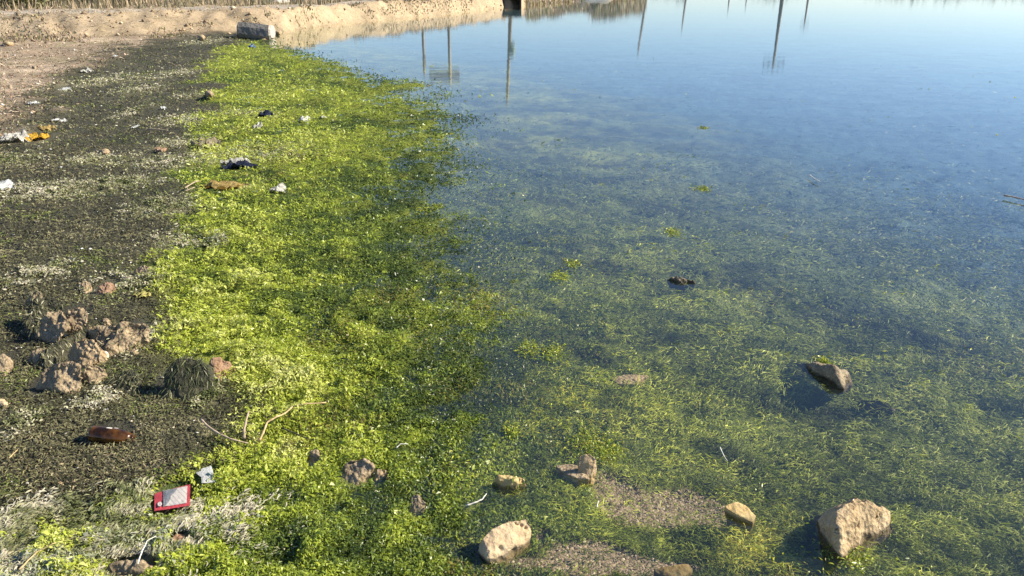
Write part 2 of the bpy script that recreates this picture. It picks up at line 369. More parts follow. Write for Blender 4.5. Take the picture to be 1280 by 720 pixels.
# ------------------------------------------------------------------ ribbons
def ribbons(name, C, head, L, W, lift, col, mat, seg=3, curl=None, roll=None, pitch=None, tipdark=None, parent=None, kind='stuff'):
    N = len(C); t = np.linspace(0, 1, seg+1)
    curl = np.zeros(N) if curl is None else curl
    roll = np.zeros(N) if roll is None else roll
    pitch = np.zeros(N) if pitch is None else pitch
    pos = np.array(C, float)-np.stack([np.cos(head), np.sin(head), np.sin(pitch)*0], -1)*(L*.5)[:, None]
    vs = []
    for k in range(seg+1):
        h = head+curl*(t[k]-.5)
        if k > 0:
            st = (L/seg)[:, None]
            pos = pos+np.stack([np.cos(h)*np.cos(pitch), np.sin(h)*np.cos(pitch), np.sin(pitch)], -1)*st
        z = lift*math.sin(pi*t[k])
        side = np.stack([-np.sin(h)*np.cos(roll), np.cos(h)*np.cos(roll), np.sin(roll)], -1)
        ww = (W*.5*(1-.85*abs(2*t[k]-1)**2))[:, None]
        c = pos.copy(); c[:, 2] += z
        vs += [c-side*ww, c+side*ww]
    V = np.stack(vs, 1); m = 2*(seg+1)
    base = (np.arange(N)*m)[:, None, None]
    f = np.array([[2*k, 2*k+1, 2*k+3, 2*k+2] for k in range(seg)])[None]
    F = (base+f).reshape(-1, 4)
    cc = np.repeat(col[:, None, :], m, 1).reshape(-1, 3)
    o = link(name, npmesh(name, V.reshape(-1, 3), F, cc, smooth=False), mat, parent)
    o['kind'] = kind
    return o
def sample(n, x0=-160, x1=1440, y0=40, y1=800, z=0.0, pw=1.0):
    px = rng.uniform(x0, x1, n); py = y0+(y1-y0)*rng.random(n)**pw
    x, y = Pn(px, py, z); return x, y
def ramp(t, stops):
    p = [q[0] for q in stops]; c = np.array([q[1] for q in stops]); return np.stack([np.interp(t, p, c[:, k]) for k in range(3)], -1)
def pick(keys, wts, n):
    k = rng.choice(len(keys), n, p=np.array(wts)/sum(wts)); c = np.array(keys, float)[k]
    return c*(1+.22*rng.standard_normal((n, 1))).clip(.4, 1.8)
def dist(x, y): return np.sqrt(x*x+y*y+CAM_H**2)

# spots kept free of loose weed because something lies on top of it: px, py, half width, half height in photo pixels
CLEAR = [(215, 621, 25, 19), (258, 594, 15, 13), (140, 545, 29, 13), (632, 672, 34, 24), (1066, 660, 44, 36), (925, 640, 23, 14), (723, 583, 27, 16), (637, 602, 22, 9), (446, 588, 22, 16), (476, 594, 11, 9),
         (522, 630, 11, 14), (392, 572, 9, 10), (75, 405, 33, 22), (75, 470, 30, 24), (110, 438, 28, 20), (152, 424, 38, 24), (275, 460, 20, 14), (240, 472, 38, 26), (165, 705, 35, 14), (3, 455, 14, 16), (178, 340, 13, 10), (132, 361, 15, 10),
         (38, 176, 34, 6), (80, 114, 9, 4), (43, 131, 8, 4), (300, 208, 24, 7), (285, 235, 30, 5), (348, 241, 12, 6), (4, 235, 14, 6), (333, 146, 10, 3), (850, 351, 20, 5), (1035, 472, 30, 20), (314, 647, 8, 5), (225, 672, 13, 7)]
CLW = []
for a, b, c_, d_ in CLEAR:
    p = P(a, b, .02); m_ = mpp(p); dep = math.asin((CAM_H-.02)/(p-Vector((0, 0, CAM_H))).length)
    CLW.append((p.x, p.y, c_*m_, d_*m_/math.sin(dep)))
STK = [[(324, 551), (329, 541), (334, 528), (346, 521), (356, 517), (366, 508), (382, 505), (408, 503)], [(251, 524), (275, 543), (310, 554)], [(583, 632), (608, 617)]]
def clear(x, y):
    k = np.ones(len(x), bool)
    for cx, cy, rx, ry in CLW: k &= ((x-cx)/rx)**2+((y-cy)/ry)**2 > .8+.25*rng.random(len(x))
    for st in STK:
        for (a0, b0), (a1, b1) in zip(st[:-1], st[1:]):
            p0, p1 = np.array(P(a0, b0, .02)[:2]), np.array(P(a1, b1, .02)[:2]); d_ = p1-p0
            t_ = np.clip(((x-p0[0])*d_[0]+(y-p0[1])*d_[1])/(d_@d_), 0, 1)
            k &= np.hypot(x-p0[0]-t_*d_[0], y-p0[1]-t_*d_[1]) > .012
    return k
# bright living algae on the water's edge
YEL = (.50, .50, .04); LIM = (.38, .43, .045); GRN = (.18, .25, .04); DGR = (.06, .10, .022); OLV = (.25, .22, .045)
x, y = sample(330000, -130, 760, 46, 800)
a, b, c, bank = fields(x, y)
pr = sm(-.12, .12, -b)*sm(-1.1, .25, c+.6*fbm(x, y, .3, 4, 51))**1.2*(1-sm(-.3, 0, bank))*(1-.8*gravel(x, y))
keep = (rng.random(len(x)) < pr) & clear(x, y)
x, y, c, b = x[keep], y[keep], c[keep], b[keep]; N = len(x); D = dist(x, y)
cl = .9*fbm(x, y*1.3, .9, 4, 50)+.8*fbm(x, y*1.2, .22, 4, 52)+1.1*fbm(x, y, .075, 3, 53)+.12            # clump noise: raised clumps lighter, gaps darker
s = (D/2.5)**.75
u_ = np.clip(c/np.maximum(XC(y)-XB(y), .2), -.3, 1.2)
t_ = .44+.34*cl+.62*(sm(-.1, .8, u_)-.52)+rng.normal(0, .11, N)-.10*sm(8, 20, D)
col = ramp(t_, [(0, (.035, .060, .014)), (.28, (.11, .165, .028)), (.52, (.27, .34, .04)), (.75, (.47, .54, .055)), (1, (.62, .65, .15)), (1.3, (.72, .72, .32))])
brn = rng.random(N) < .35*sm(.15, .5, fbm(x, y, .5, 4, 57)); col[brn] = pick([OLV, (.22, .21, .06)], [.6, .4], int(brn.sum()))
pl = rng.random(N) < pale(x, y)*.7; col[pl] = pick([(.50, .50, .38), (.40, .44, .26)], [.5, .5], int(pl.sum()))
z = np.maximum(H(x, y), -.012)+(rng.random(N)*.014+.022*np.clip(cl+.2, 0, 1.2))*s.clip(.5, 1.6)*sm(-.3, .5, c)+.003
z = np.where(c < 0, z-.02*sm(0, -.5, c)*rng.random(N), z)
L = rng.uniform(.006, .022, N)*s; W = rng.uniform(.0025, .0070, N)*s
big = (rng.random(N) < .09) & (cl > .05); L[big] = rng.uniform(.012, .026, int(big.sum()))*s[big]; W[big] = rng.uniform(.006, .013, int(big.sum()))*s[big]
ribbons('living_algae', np.stack([x, y, z], -1), rng.uniform(0, 2*pi, N), L, W, rng.uniform(-.004, .008, N)*s, col, M_alga, 2,
        curl=rng.uniform(-2.5, 2.5, N), roll=rng.normal(0, .5, N), pitch=rng.normal(0, .32, N))
print('living', N)

# submerged weed, combed by the water
x, y = sample(295000, 400, 1400, 70, 770)
a, b, c, bank = fields(x, y); D = dist(x, y); gv = gravel(x, y)
cl = fbm(x, y*1.4, .55, 4, 61)
cover = .5+.5*sm(-.35, .2, cl)
keep = rng.random(len(x)) < sm(.35, -.15, c)*cover*(1-.88*gv)*(1-sm(-1, 0, bank))*(1-.96*sm(4.2, 9, D))
x, y, c, D, cl = x[keep], y[keep], c[keep], D[keep], cl[keep]; N = len(x)
s = (D/2.5)**.8
S1 = (.17, .20, .045); S2 = (.25, .27, .06); S3 = (.10, .14, .04); S4 = (.36, .37, .09); S5 = (.24, .20, .09)
clump = 1.0*fbm(x, y*1.6+x*.5, .45, 4, 64)+1.5*fbm(x*.8, y*1.5+x*.5, .13, 3, 65)+.8*fbm(x, y, .045, 2, 68)+.08*sm(6, 2.5, D)
col = ramp(.45+.42*clump+rng.normal(0, .085, N), [(0, (.050, .075, .024)), (.32, (.135, .175, .042)), (.6, (.265, .315, .07)), (1, (.48, .52, .14))])
brn = rng.random(N) < .5*sm(.1, .5, fbm(x, y, .6, 4, 69)); col[brn] = col[brn]*np.array((1.12, .95, .8))
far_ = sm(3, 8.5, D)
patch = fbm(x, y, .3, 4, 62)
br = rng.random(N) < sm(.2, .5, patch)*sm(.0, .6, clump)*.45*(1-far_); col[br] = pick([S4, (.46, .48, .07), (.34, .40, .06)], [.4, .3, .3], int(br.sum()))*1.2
col = col*(1-.75*far_[:, None])+np.array((.095, .145, .11))*.75*far_[:, None]  # far strands flattened towards the water's blue veil, in their colour
g = H(x, y); up = rng.random(N)**1.4*(.035+.05*np.clip(clump+.3, 0, 1.2))
z = np.minimum(g+.004+up*sm(.02, .09, -g), -.003)
hd = R(-20)+1.2*fbm(x, y, .9, 3, 63)+1.6*fbm(x, y, .12, 3, 67)+rng.normal(0, .62, N)
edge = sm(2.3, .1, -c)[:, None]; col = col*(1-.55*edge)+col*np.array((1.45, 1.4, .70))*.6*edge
L = rng.uniform(.010, .040, N)*s; W = rng.uniform(.0016, .0044, N)*s*(1+.4*far_)
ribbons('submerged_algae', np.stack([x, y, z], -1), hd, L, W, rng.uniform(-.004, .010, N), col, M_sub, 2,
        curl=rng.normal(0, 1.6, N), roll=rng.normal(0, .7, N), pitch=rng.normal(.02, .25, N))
print('sub', N)

# sprigs that break the surface out in the open water
SP = [(530, 262, 14), (548, 258, 8), (878, 236, 9), (700, 345, 12), (690, 440, 16), (660, 435, 14), (480, 455, 40), (735, 555, 26), (760, 562, 20), (555, 590, 30), (1030, 452, 8),
      (1060, 690, 20), (640, 540, 10), (715, 330, 10), (880, 160, 5), (840, 290, 10)]
xs, ys = [], []
for a_, b_, r_ in SP:
    p = P(a_, b_); m_ = mpp(p); n_ = int(r_*22)
    xs.append(p.x+rng.normal(0, r_*m_*.55, n_)); ys.append(p.y+rng.normal(0, r_*m_*.8, n_))
px = rng.uniform(480, 1350, 5200); py = 90+650*rng.random(5200); x2, y2 = Pn(px, py)
k = (fbm(x2, y2, .35, 4, 66) > .30) & (fields(x2, y2)[2] < 0); xs.append(x2[k]); ys.append(y2[k])
x = np.concatenate(xs); y = np.concatenate(ys); N = len(x); D = dist(x, y); s = (D/2.5)**.7
ribbons('floating_algae', np.stack([x, y, rng.uniform(-.006, .008, N)], -1), rng.uniform(0, 2*pi, N), rng.uniform(.006, .018, N)*s, rng.uniform(.002, .006, N)*s,
        rng.uniform(-.002, .005, N), pick([YEL, LIM, GRN, OLV], [.1, .35, .45, .1], N), M_alga, 3, curl=rng.uniform(-2, 2, N), roll=rng.normal(0, .5, N), pitch=rng.normal(0, .2, N))

# dark rotting mat
x, y = sample(150000, -160, 430, 44, 800, .03)
a, b, c, bank = fields(x, y)
keep = rng.random(len(x)) < sm(-.2, .05, b)*sm(.9, -.2, a)*(1-sm(-.3, .1, bank))
keep &= clear(x, y)
x, y, a, b = x[keep], y[keep], a[keep], b[keep]; N = len(x); D = dist(x, y); s = (D/2.5)**.8
dn = .75*fbm(x, y*1.5, .6, 4, 72)+.6*fbm(x, y, .10, 3, 73)+.5*fbm(x, y, .03, 2, 75)
col = ramp(.46+.45*dn+rng.normal(0, .13, N), [(0, (.030, .030, .016)), (.35, (.088, .086, .042)), (.65, (.18, .17, .085)), (1, (.34, .31, .17))])
br = (rng.random(N) < .55*sm(-1.3, .2, a/(D/4))*sm(-.3, .3, fbm(x, y*1.6, .5, 3, 74))) | ((y < 2.35) & (rng.random(N) < .4*sm(-.2, .3, fbm(x, y, .2, 3, 76)))); col[br] = pick([(.30, .25, .15), (.22, .21, .09), (.15, .12, .07)], [.3, .4, .3], int(br.sum()))
gn = rng.random(N) < .6*sm(.0, .5, fbm(x, y*1.6, .4, 4, 71)); col[gn] = pick([(.16, .19, .04), (.10, .14, .03), (.30, .31, .12)], [.5, .35, .15], int(gn.sum()))
z = H(x, y)+.002+rng.random(N)*.008*s.clip(.5, 1.5)
ribbons('rotting_algae_mat', np.stack([x, y, z], -1), rng.uniform(0, 2*pi, N), rng.uniform(.007, .022, N)*s, rng.uniform(.002, .005, N)*s, rng.uniform(0, .006, N)*s,
        col, M_dark, 2, curl=rng.uniform(-2, 2, N), roll=rng.normal(0, .4, N), pitch=rng.normal(0, .25, N))
print('dark', N)

# bleached, combed weed
xs, ys, ws = [], [], []
for k, (cx, cy, rx, ry, s_) in enumerate(PW):
    n_ = int(160+PALE[k][2]*PALE[k][3]*10*min(s_, 1.2))
    xs.append(cx+rng.normal(0, rx*.6, n_)); ys.append(cy+rng.normal(0, ry*.6, n_)); ws.append(np.full(n_, k))
x = np.concatenate(xs); y = np.concatenate(ys); kk = np.concatenate(ws)
keep = (rng.random(len(x)) < .1+.9*sm(-.1, .25, fbm(x, y*1.8, .10, 3, 81))) & clear(x, y); x, y, kk = x[keep], y[keep], kk[keep]
N = len(x); D = dist(x, y); s = (D/2.5)**.8
near = y < 2.3; s = s*np.where(near, .85, .95)
hd = np.where(near, R(48)+rng.normal(0, .35, N)+1.5*fbm(x, y, .15, 3, 85), rng.normal(0, 1.2, N))
z = np.maximum(H(x, y), 0)+.010+rng.random(N)*.014*s.clip(.5, 1.5)
ribbons('bleached_algae', np.stack([x, y, z], -1), hd, np.where(near, rng.uniform(.010, .034, N), rng.uniform(.005, .014, N))*s, rng.uniform(.0025, .0065, N)*s, rng.uniform(-.002, .004, N)*s,
        ramp(.5+.8*fbm(x, y*1.5, .05, 3, 83)+.4*fbm(x, y, .3, 3, 84)+rng.normal(0, .10, N), [(0, (.10, .12, .04)), (.3, (.30, .31, .14)), (.6, (.48, .45, .30)), (1, (.62, .57, .42))]), M_pale, 4, curl=rng.normal(0, 2.2, N), roll=rng.normal(0, .6, N), pitch=rng.normal(0, .25, N))

# dry litter and short stems on the land
x, y = sample(42000, -220, 700, 2, 215, .12, 1.0)
a, b, c, bank = fields(x, y)
keep = (rng.random(len(x)) < sm(-.3, .4, a)*.75+sm(0, .3, bank)*.25) & ((a > -.2) | (bank > .1))
x, y, a, bank = x[keep], y[keep], a[keep], bank[keep]; N = len(x); D = dist(x, y); s = (D/8)**.8
col = pick([(.46, .36, .25), (.37, .26, .18), (.26, .23, .12), (.18, .13, .09), (.54, .45, .33)], [.3, .3, .2, .06, .14], N)
col = np.where((bank > 0)[:, None] & (x > -11)[:, None], col*np.array((1.1, 1.05, .85)), col)
ribbons('dry_ground_litter', np.stack([x, y, H(x, y)+.008*s], -1), rng.uniform(0, 2*pi, N), rng.uniform(.03, .08, N)*s, rng.uniform(.005, .011, N)*s, rng.uniform(0, .015, N)*s,
        col, M_straw, 2, roll=rng.normal(0, .5, N), pitch=rng.normal(0, .3, N))
print('litter', N)

# loose clods and grit, and little pale fragments
OCT = np.array([(1, 0, 0), (0, 1, 0), (-1, 0, 0), (0, -1, 0), (0, 0, .8), (0, 0, -.5)]); OCF = np.array([(0, 1, 4), (1, 2, 4), (2, 3, 4), (3, 0, 4), (1, 0, 5), (2, 1, 5), (3, 2, 5), (0, 3, 5)])
def bits(name, x, y, r, col, mat, zf=.3, flat=1.0, jit=.35):
    N = len(x); ang = rng.uniform(0, 2*pi, N); ca, sa = np.cos(ang)[:, None], np.sin(ang)[:, None]
    v = OCT[None]*(1+jit*rng.standard_normal((N, 6, 1)))*r[:, None, None]*np.array((1.3, .9, flat))
    v = np.stack([v[..., 0]*ca-v[..., 1]*sa, v[..., 0]*sa+v[..., 1]*ca, v[..., 2]], -1)+np.stack([x, y, H(x, y)+r*zf*flat], -1)[:, None]
    o = link(name, npmesh(name, v.reshape(-1, 3), (np.arange(N)[:, None, None]*6+OCF[None]).reshape(-1, 3), np.repeat(col, 6, 0)), mat); o['kind'] = 'stuff'; return o
n_ = 3000; x = rng.uniform(-26, 2, n_); y = np.interp(x, TOEX, TOEY)+rng.uniform(-.1, 2.4, n_); k = fbm(x, y, .5, 3, 44) > -.1; x, y = x[k], y[k]
bits('earth_clods', x, y, .010+.05*rng.random(len(x))**6+.01*rng.random(len(x)), pick([(.44, .33, .20), (.30, .22, .13), (.54, .43, .28), (.18, .13, .08)], [.4, .25, .2, .15], len(x)), M_grain)
x, y = sample(9000, -100, 420, 10, 300, .12); a = fields(x, y)[0]; k = (a > 0) & (fields(x, y)[3] < 0); x, y = x[k], y[k]; D = dist(x, y)
bits('ground_grit', x, y, (.004+.014*rng.random(len(x))**3)*(D/6)**.6, pick([(.40, .30, .21), (.26, .18, .12), (.55, .48, .38), (.14, .10, .07)], [.35, .3, .15, .2], len(x)), M_grain)
x, y = sample(1300, -60, 420, 60, 740, .04); a, b, c, bank = fields(x, y); k = (bank < 0) & (rng.random(len(x)) < np.where(b > 0, .8, .2)*np.where(c > 0, 1, 0)); x, y = x[k], y[k]; D = dist(x, y)
bits('pale_fragments', x, y, (.002+.006*rng.random(len(x))**2)*(D/2.5)**.8, pick([(.62, .58, .46), (.48, .42, .30), (.70, .68, .60), (.36, .27, .17)], [.3, .3, .2, .2], len(x)), M_grain, 1.4, .35)

# upright dry grass behind and on the bank
def grass(name, cx, cy, h, cols, wts, seed, wd=.02):
    N = len(cx); g = H(cx, cy)
    L = h*rng.uniform(.5, 1.15, N); pit = R(90)-np.abs(rng.normal(0, .28, N)); hd = rng.uniform(0, 2*pi, N)
    Cc = np.stack([cx+np.cos(hd)*L*.5, cy+np.sin(hd)*L*.5, g-.02], -1)
    return ribbons(name, Cc, hd, L, np.full(N, wd)*rng.uniform(.6, 1.5, N), np.zeros(N), pick(cols, wts, N), M_straw, 3, curl=rng.normal(0, .5, N), pitch=pit)
n_ = 26000
x = rng.uniform(-34, 14, n_); d = rng.uniform(0, 1, n_)**.8*14+5.2
y = np.interp(x, TOEX, TOEY)+d
k = (fbm(x, y, 1.6, 3, 91) > .02); x, y = x[k], y[k]
grass('dry_grass_behind_bank', x, y, .38+.35*fbm(x, y, 2, 3, 92), [(.44, .35, .23), (.32, .24, .15), (.20, .18, .09), (.12, .12, .06)], [.35, .35, .18, .12], 1, .03)
# low scrub along the near crest on the left
n_ = 12000; x = rng.uniform(-22, -1, n_); bk = rng.uniform(-1.6, 2.0, n_)*np.where(x > -9, .5, 1)+np.where(x > -9, 1.3, 0); y = np.interp(x, TOEX, TOEY)+bk
k = fbm(x, y, .8, 3, 93) > .02; x, y = x[k], y[k]
grass('low_scrub_on_bank', x, y, .05+.07*rng.random(len(x)), [(.36, .27, .17), (.22, .20, .10), (.12, .14, .07), (.26, .18, .13)], [.3, .3, .2, .2], 2, .03)
# reeds on the far spit
n_ = 9000; x = rng.uniform(.8, 11.8, n_); y = np.interp(x, TOEX, TOEY)+rng.uniform(.1, 4, n_)
grass('dry_reeds_on_far_bank', x, y, np.where(x > 5.5, .75, .28)+.25*fbm(x, y, 1.5, 3, 94), [(.50, .43, .33), (.36, .27, .19), (.22, .24, .08), (.14, .17, .06)], [.4, .3, .2, .1], 3, .05)

# far wood across the lagoon
n_ = 5000; x = rng.uniform(22, 330, n_); y = np.interp(x, TOEX, TOEY)+rng.uniform(4, 25, n_)
hh = np.clip(1.2+5.0*fbm(x, x*0, 9, 3, 95), .4, 6.5)
tl = ribbons('far_tree_line', np.stack([x, y, .5+hh*rng.random(n_)], -1), rng.uniform(0, 2*pi, n_), rng.uniform(.5, 1.2, n_), rng.uniform(.4, .9, n_), np.zeros(n_),
             pick([(.06, .08, .03), (.10, .11, .05), (.20, .17, .11)], [.4, .3, .3], n_), M_leaf, 2, roll=rng.normal(0, .8, n_))

# gravel grains
x, y = sample(60000, 600, 980, 560, 800, -.02)
keep = rng.random(len(x)) < gravel(x, y)**1.5; x, y = x[keep], y[keep]; N = len(x)
r_ = .0014+.0045*rng.random(N)**2.2; z = H(x, y)+r_*.3
oct_ = np.array([(1, 0, 0), (0, 1, 0), (-1, 0, 0), (0, -1, 0), (0, 0, .7), (0, 0, -.7)]); of = np.array([(0, 1, 4), (1, 2, 4), (2, 3, 4), (3, 0, 4)])
ang = rng.uniform(0, 2*pi, N); ca, sa = np.cos(ang)[:, None], np.sin(ang)[:, None]
ov = np.stack([oct_[None, :, 0]*ca*r_[:, None]*1.4-oct_[None, :, 1]*sa*r_[:, None], oct_[None, :, 0]*sa*r_[:, None]*1.4+oct_[None, :, 1]*ca*r_[:, None], oct_[None, :, 2]*r_[:, None]+0*ca], -1)
ov = ov+np.stack([x, y, z], -1)[:, None, :]
gcol = np.repeat(pick([(.27, .21, .155), (.35, .275, .21), (.19, .15, .11), (.12, .09, .07), (.46, .39, .31)], [.4, .25, .22, .08, .05], N), 6, 0)
o = link('gravel', npmesh('gravel', ov.reshape(-1, 3), (np.arange(N)[:, None, None]*6+of[None]).reshape(-1, 3), gcol), M_grain); o['kind'] = 'stuff'
print('gravel', N)

# ------------------------------------------------------------------ stones
def stone(name, label, pts, mat, cat='rock', amp=.06, it=4, smooth=1, seed=None, group=None, freq=1.0, parent=None, base=None, dents=()):
    """pts: (photo px, photo py, height above the ground there in cm); hull, refined and roughened"""
    seed = random.random()*99 if seed is None else seed
    bx = sum(p[0] for p in pts)/len(pts); by = max(p[1] for p in pts)-4
    g = G(bx, by) if base is None else base
    W = [P(a, b, g.z+h/100) for a, b, h in pts]
    c = sum(W, Vector())/len(W)
    bm = bmesh.new()
    for q in W: bm.verts.new(q)
    for q in W:                                  # a buried root so that it sits in the ground
        if q.z < g.z+.02: bm.verts.new(((q.x-c.x)*.85+c.x, (q.y-c.y)*.85+c.y, g.z-.05))
    hull = bmesh.ops.convex_hull(bm, input=bm.verts)
    bmesh.ops.delete(bm, geom=list({v for v in hull['geom_interior'] if isinstance(v, bmesh.types.BMVert)} | {v for v in hull['geom_unused'] if isinstance(v, bmesh.types.BMVert)}), context='VERTS')
    size = max((a-b).length for a in W for b in W)
    for k in range(it):
        bmesh.ops.triangulate(bm, faces=bm.faces)
        lim = size/(4*1.55**k)
        ed = [e for e in bm.edges if e.calc_length() > lim*.55]
        if ed: bmesh.ops.subdivide_edges(bm, edges=ed, cuts=1, use_grid_fill=False)
        bmesh.ops.triangulate(bm, faces=[f for f in bm.faces if len(f.verts) > 3])
        if k == 1:
            for _ in range(smooth): bmesh.ops.smooth_vert(bm, verts=bm.verts, factor=.35, use_axis_x=True, use_axis_y=True, use_axis_z=True)
    bm.normal_update()
    off = Vector((seed*3.1, seed*1.7, seed))
    for v in bm.verts:
        q = (v.co-c)/size*freq
        n_ = mn.fractal(q*3.2+off, .9, 2.1, 5)+.6*(mn.ridged_multi_fractal(q*5+off, .9, 2.2, 3, 1.0, 2.0)-1.2)*.5
        v.co += v.normal*n_*amp*size
    for a, b, h, r_, d_ in dents:
        q = P(a, b, g.z+h/100); m_ = mpp(q)
        for v in bm.verts:
            e = (v.co-q).length/(r_*m_)
            if e < 1.6: v.co -= (v.normal*.7+(q-Vector((0, 0, CAM_H))).normalized()*-.3)*d_/100*math.exp(-(e*1.3)**2)
    return tag(bmobj(name, bm, mat, parent, True, (c.x, c.y, g.z)), label, cat if not parent else None, group)
def pebble(name, label, px, py, w_, h_, mat, cat='stone', amp=.05, tall=.6, group=None):
    n_ = 10; pts = []
    for k in range(n_):
        a_ = 2*pi*k/n_+random.uniform(-.2, .2); pts.append((px+cos(a_)*w_*.5, py+h_*.12+sin(a_)*h_*.38, .2))
    m_ = mpp(G(px, py))*100
    for k in range(5):
        a_ = 2*pi*k/5+random.uniform(-.4, .4); pts.append((px+cos(a_)*w_*.32, py-h_*.18+sin(a_)*h_*.2, h_*tall*m_*random.uniform(.75, 1)))
    return stone(name, label, pts, mat, cat, amp, 3, 1, group=group)

# isolated stones, right to left
stone('rock', 'large pale pitted rock standing out of the weedy shallows at the lower right',
      [(1021, 650, 1), (1047, 640, 9), (1068, 619, 10), (1080, 622, 10), (1098, 634, 7), (1111, 640, 3), (1108, 655, 1), (1098, 668, 1), (1080, 672, 1), (1052, 697, .5), (1048, 690, 2), (1047, 660, 8.5), (1036, 676, .5), (1030, 640, 2), (1015, 650, -6), (1060, 710, -6), (1118, 665, -6)],
      M_tanw, amp=.04, smooth=0, seed=3, it=6, base=P(1066, 668, 0), dents=[(1086, 674, 1, 12, 1.6), (1078, 623, 9.6, 4, 2.2), (1073, 657, 5, 5, 1.6), (1066, 640, 8, 7, .8), (1100, 650, 4, 8, 1.2)])
stone('rock', 'dark half sunk rock with a bright right edge in open water at right',
      [(985, 449, -5), (1010, 457, 1), (1026, 455, 5), (1040, 456, 6.5), (1047, 464, 5.5), (1051, 478, 3), (1054, 489, -1), (1065, 478, -1), (1062, 464, 0), (1057, 492, -3), (1040, 482, -4), (1015, 466, -4), (1048, 478, -3)],
      M_rockw, amp=.06, seed=11, it=5, base=P(1030, 480, 0))
stone('rock', 'flat ochre stone lying by the upper edge of the gravel bed',
      [(904, 632, 2.5), (918, 626, 2.6), (932, 630, 2.4), (946, 645, 1.5), (942, 653, 1), (925, 646, 1.5), (908, 638, 1.5)], M_ochre, amp=.03, seed=5, base=P(925, 645, 0))
stone('rock', 'big smooth cream coloured rock lying at the edge of the bright algae',
      [(599, 683, 1), (602, 672, 5), (608, 698, 2), (623, 697, 1), (640, 688, 1), (655, 675, 1.5), (665, 668, 2), (667, 655, 5), (660, 646, 6.5), (640, 648, 7), (624, 656, 6), (612, 664, 6), (612, 690, 3.5), (598, 690, 0)],
      M_cream, amp=.028, seed=21, it=6, base=P(632, 680, .004), dents=[(652, 656, 5.5, 3, 1.4), (657, 660, 4.5, 3, 1.2), (646, 654, 5.8, 3, 1), (626, 686, 3, 5, 1.2), (645, 692, 0, 8, 2), (612, 668, 6, 4, .8)])
stone('rock', 'small upright rock with a brown flat shelf running left from its foot',
      [(722, 594, 0), (723, 570, 6.5), (736, 566, 7.5), (746, 572, 6), (746, 588, 1), (740, 596, 0), (728, 582, 2)], M_tan, amp=.045, seed=8, base=P(735, 590, 0))
stone('rock', 'low brown shelf of stone lying flush with the water left of the small upright rock',
      [(693, 582, .8), (708, 578, 1.2), (724, 582, 1.6), (738, 598, .8), (722, 598, .6), (706, 592, .5)], M_clod, amp=.03, seed=9, base=P(716, 592, -.002))
stone('rock', 'small tan rock with green weed on its left end, beside the curved white strand',
      [(612, 606, 0), (622, 595, 3.5), (640, 592, 4), (658, 597, 3), (658, 604, 1), (640, 611, 0), (625, 611, 0), (640, 602, 3)], M_ochre, amp=.06, seed=14, base=P(636, 606, 0))
stone('rock', 'knobbly brown rock in the bright algae, larger of the touching pair below centre left',
      [(425, 588, 0), (430, 577, 4), (440, 571, 5.5), (456, 572, 5.5), (468, 582, 4), (466, 597, 0), (445, 604, 0), (432, 600, 0)], M_clod, amp=.09, seed=31)
stone('rock', 'small tan rock touching the right side of the knobbly brown rock',
      [(466, 592, 0), (472, 586, 3), (482, 586, 3), (486, 594, 1), (480, 602, 0), (470, 602, 0)], M_tan, amp=.07, seed=32)
stone('rock', 'small rounded grey brown rock in bright algae left of the big cream rock',
      [(510, 628, 1), (514, 618, 4), (524, 617, 4.5), (533, 628, 3), (532, 640, 0), (520, 645, 0), (511, 640, 0)], M_clod, amp=.06, seed=33)
stone('stone', 'little dark topped stone in the algae between the curved stick and the knobbly rock',
      [(384, 570, 2), (388, 562, 4), (398, 562, 4), (402, 572, 3), (398, 583, 0), (388, 583, 0)], M_clod, cat='stone', amp=.06, seed=34)
stone('rock', 'slab of wet brown rock just under the surface in the middle of the shallows',
      [(762, 472, -.2), (780, 468, .2), (805, 467, .1), (812, 470, -.4), (790, 480, -.5), (772, 480, -.6)], M_clod, amp=.03, seed=35, base=P(790, 478, -.008))
stone('rock', 'long low black and tan rock barely breaking the water right of centre',
      [(834, 349, .5), (842, 346, 2.2), (856, 348, 2.0), (868, 350, 1.5), (870, 354, 0), (852, 355, -.5), (838, 352, -.5)], M_wetr, amp=.09, seed=36, base=P(852, 354, 0))
stone('rock', 'submerged rock covered with silt lower right of the dark half sunk rock',
      [(1075, 498, -1), (1100, 500, 2), (1120, 512, 0), (1115, 522, -3), (1090, 515, -3), (1070, 505, -3)], M_wetr, amp=.06, seed=37, base=P(1095, 515, -.05))
stone('rock', 'thin brown slab lying at the bottom edge of the gravel bed',
      [(815, 712, 1), (842, 706, 2), (862, 704, 1.6), (868, 712, .5), (850, 722, .5), (825, 719, .5)], M_ochre, amp=.03, seed=38, base=P(842, 716, -.012))
stone('rock', 'rough stone lump crusted with shells at the bottom left',
      [(130, 722, 0), (138, 704, 4), (155, 700, 5), (175, 700, 5), (192, 706, 4), (198, 722, 0), (165, 735, 0)], M_clod, amp=.08, seed=39)
pebble('shell', 'smooth beige shell valve on the crusted stone lump at bottom left', 183, 706, 26, 12, M_cream, 'shell', .01, .25)

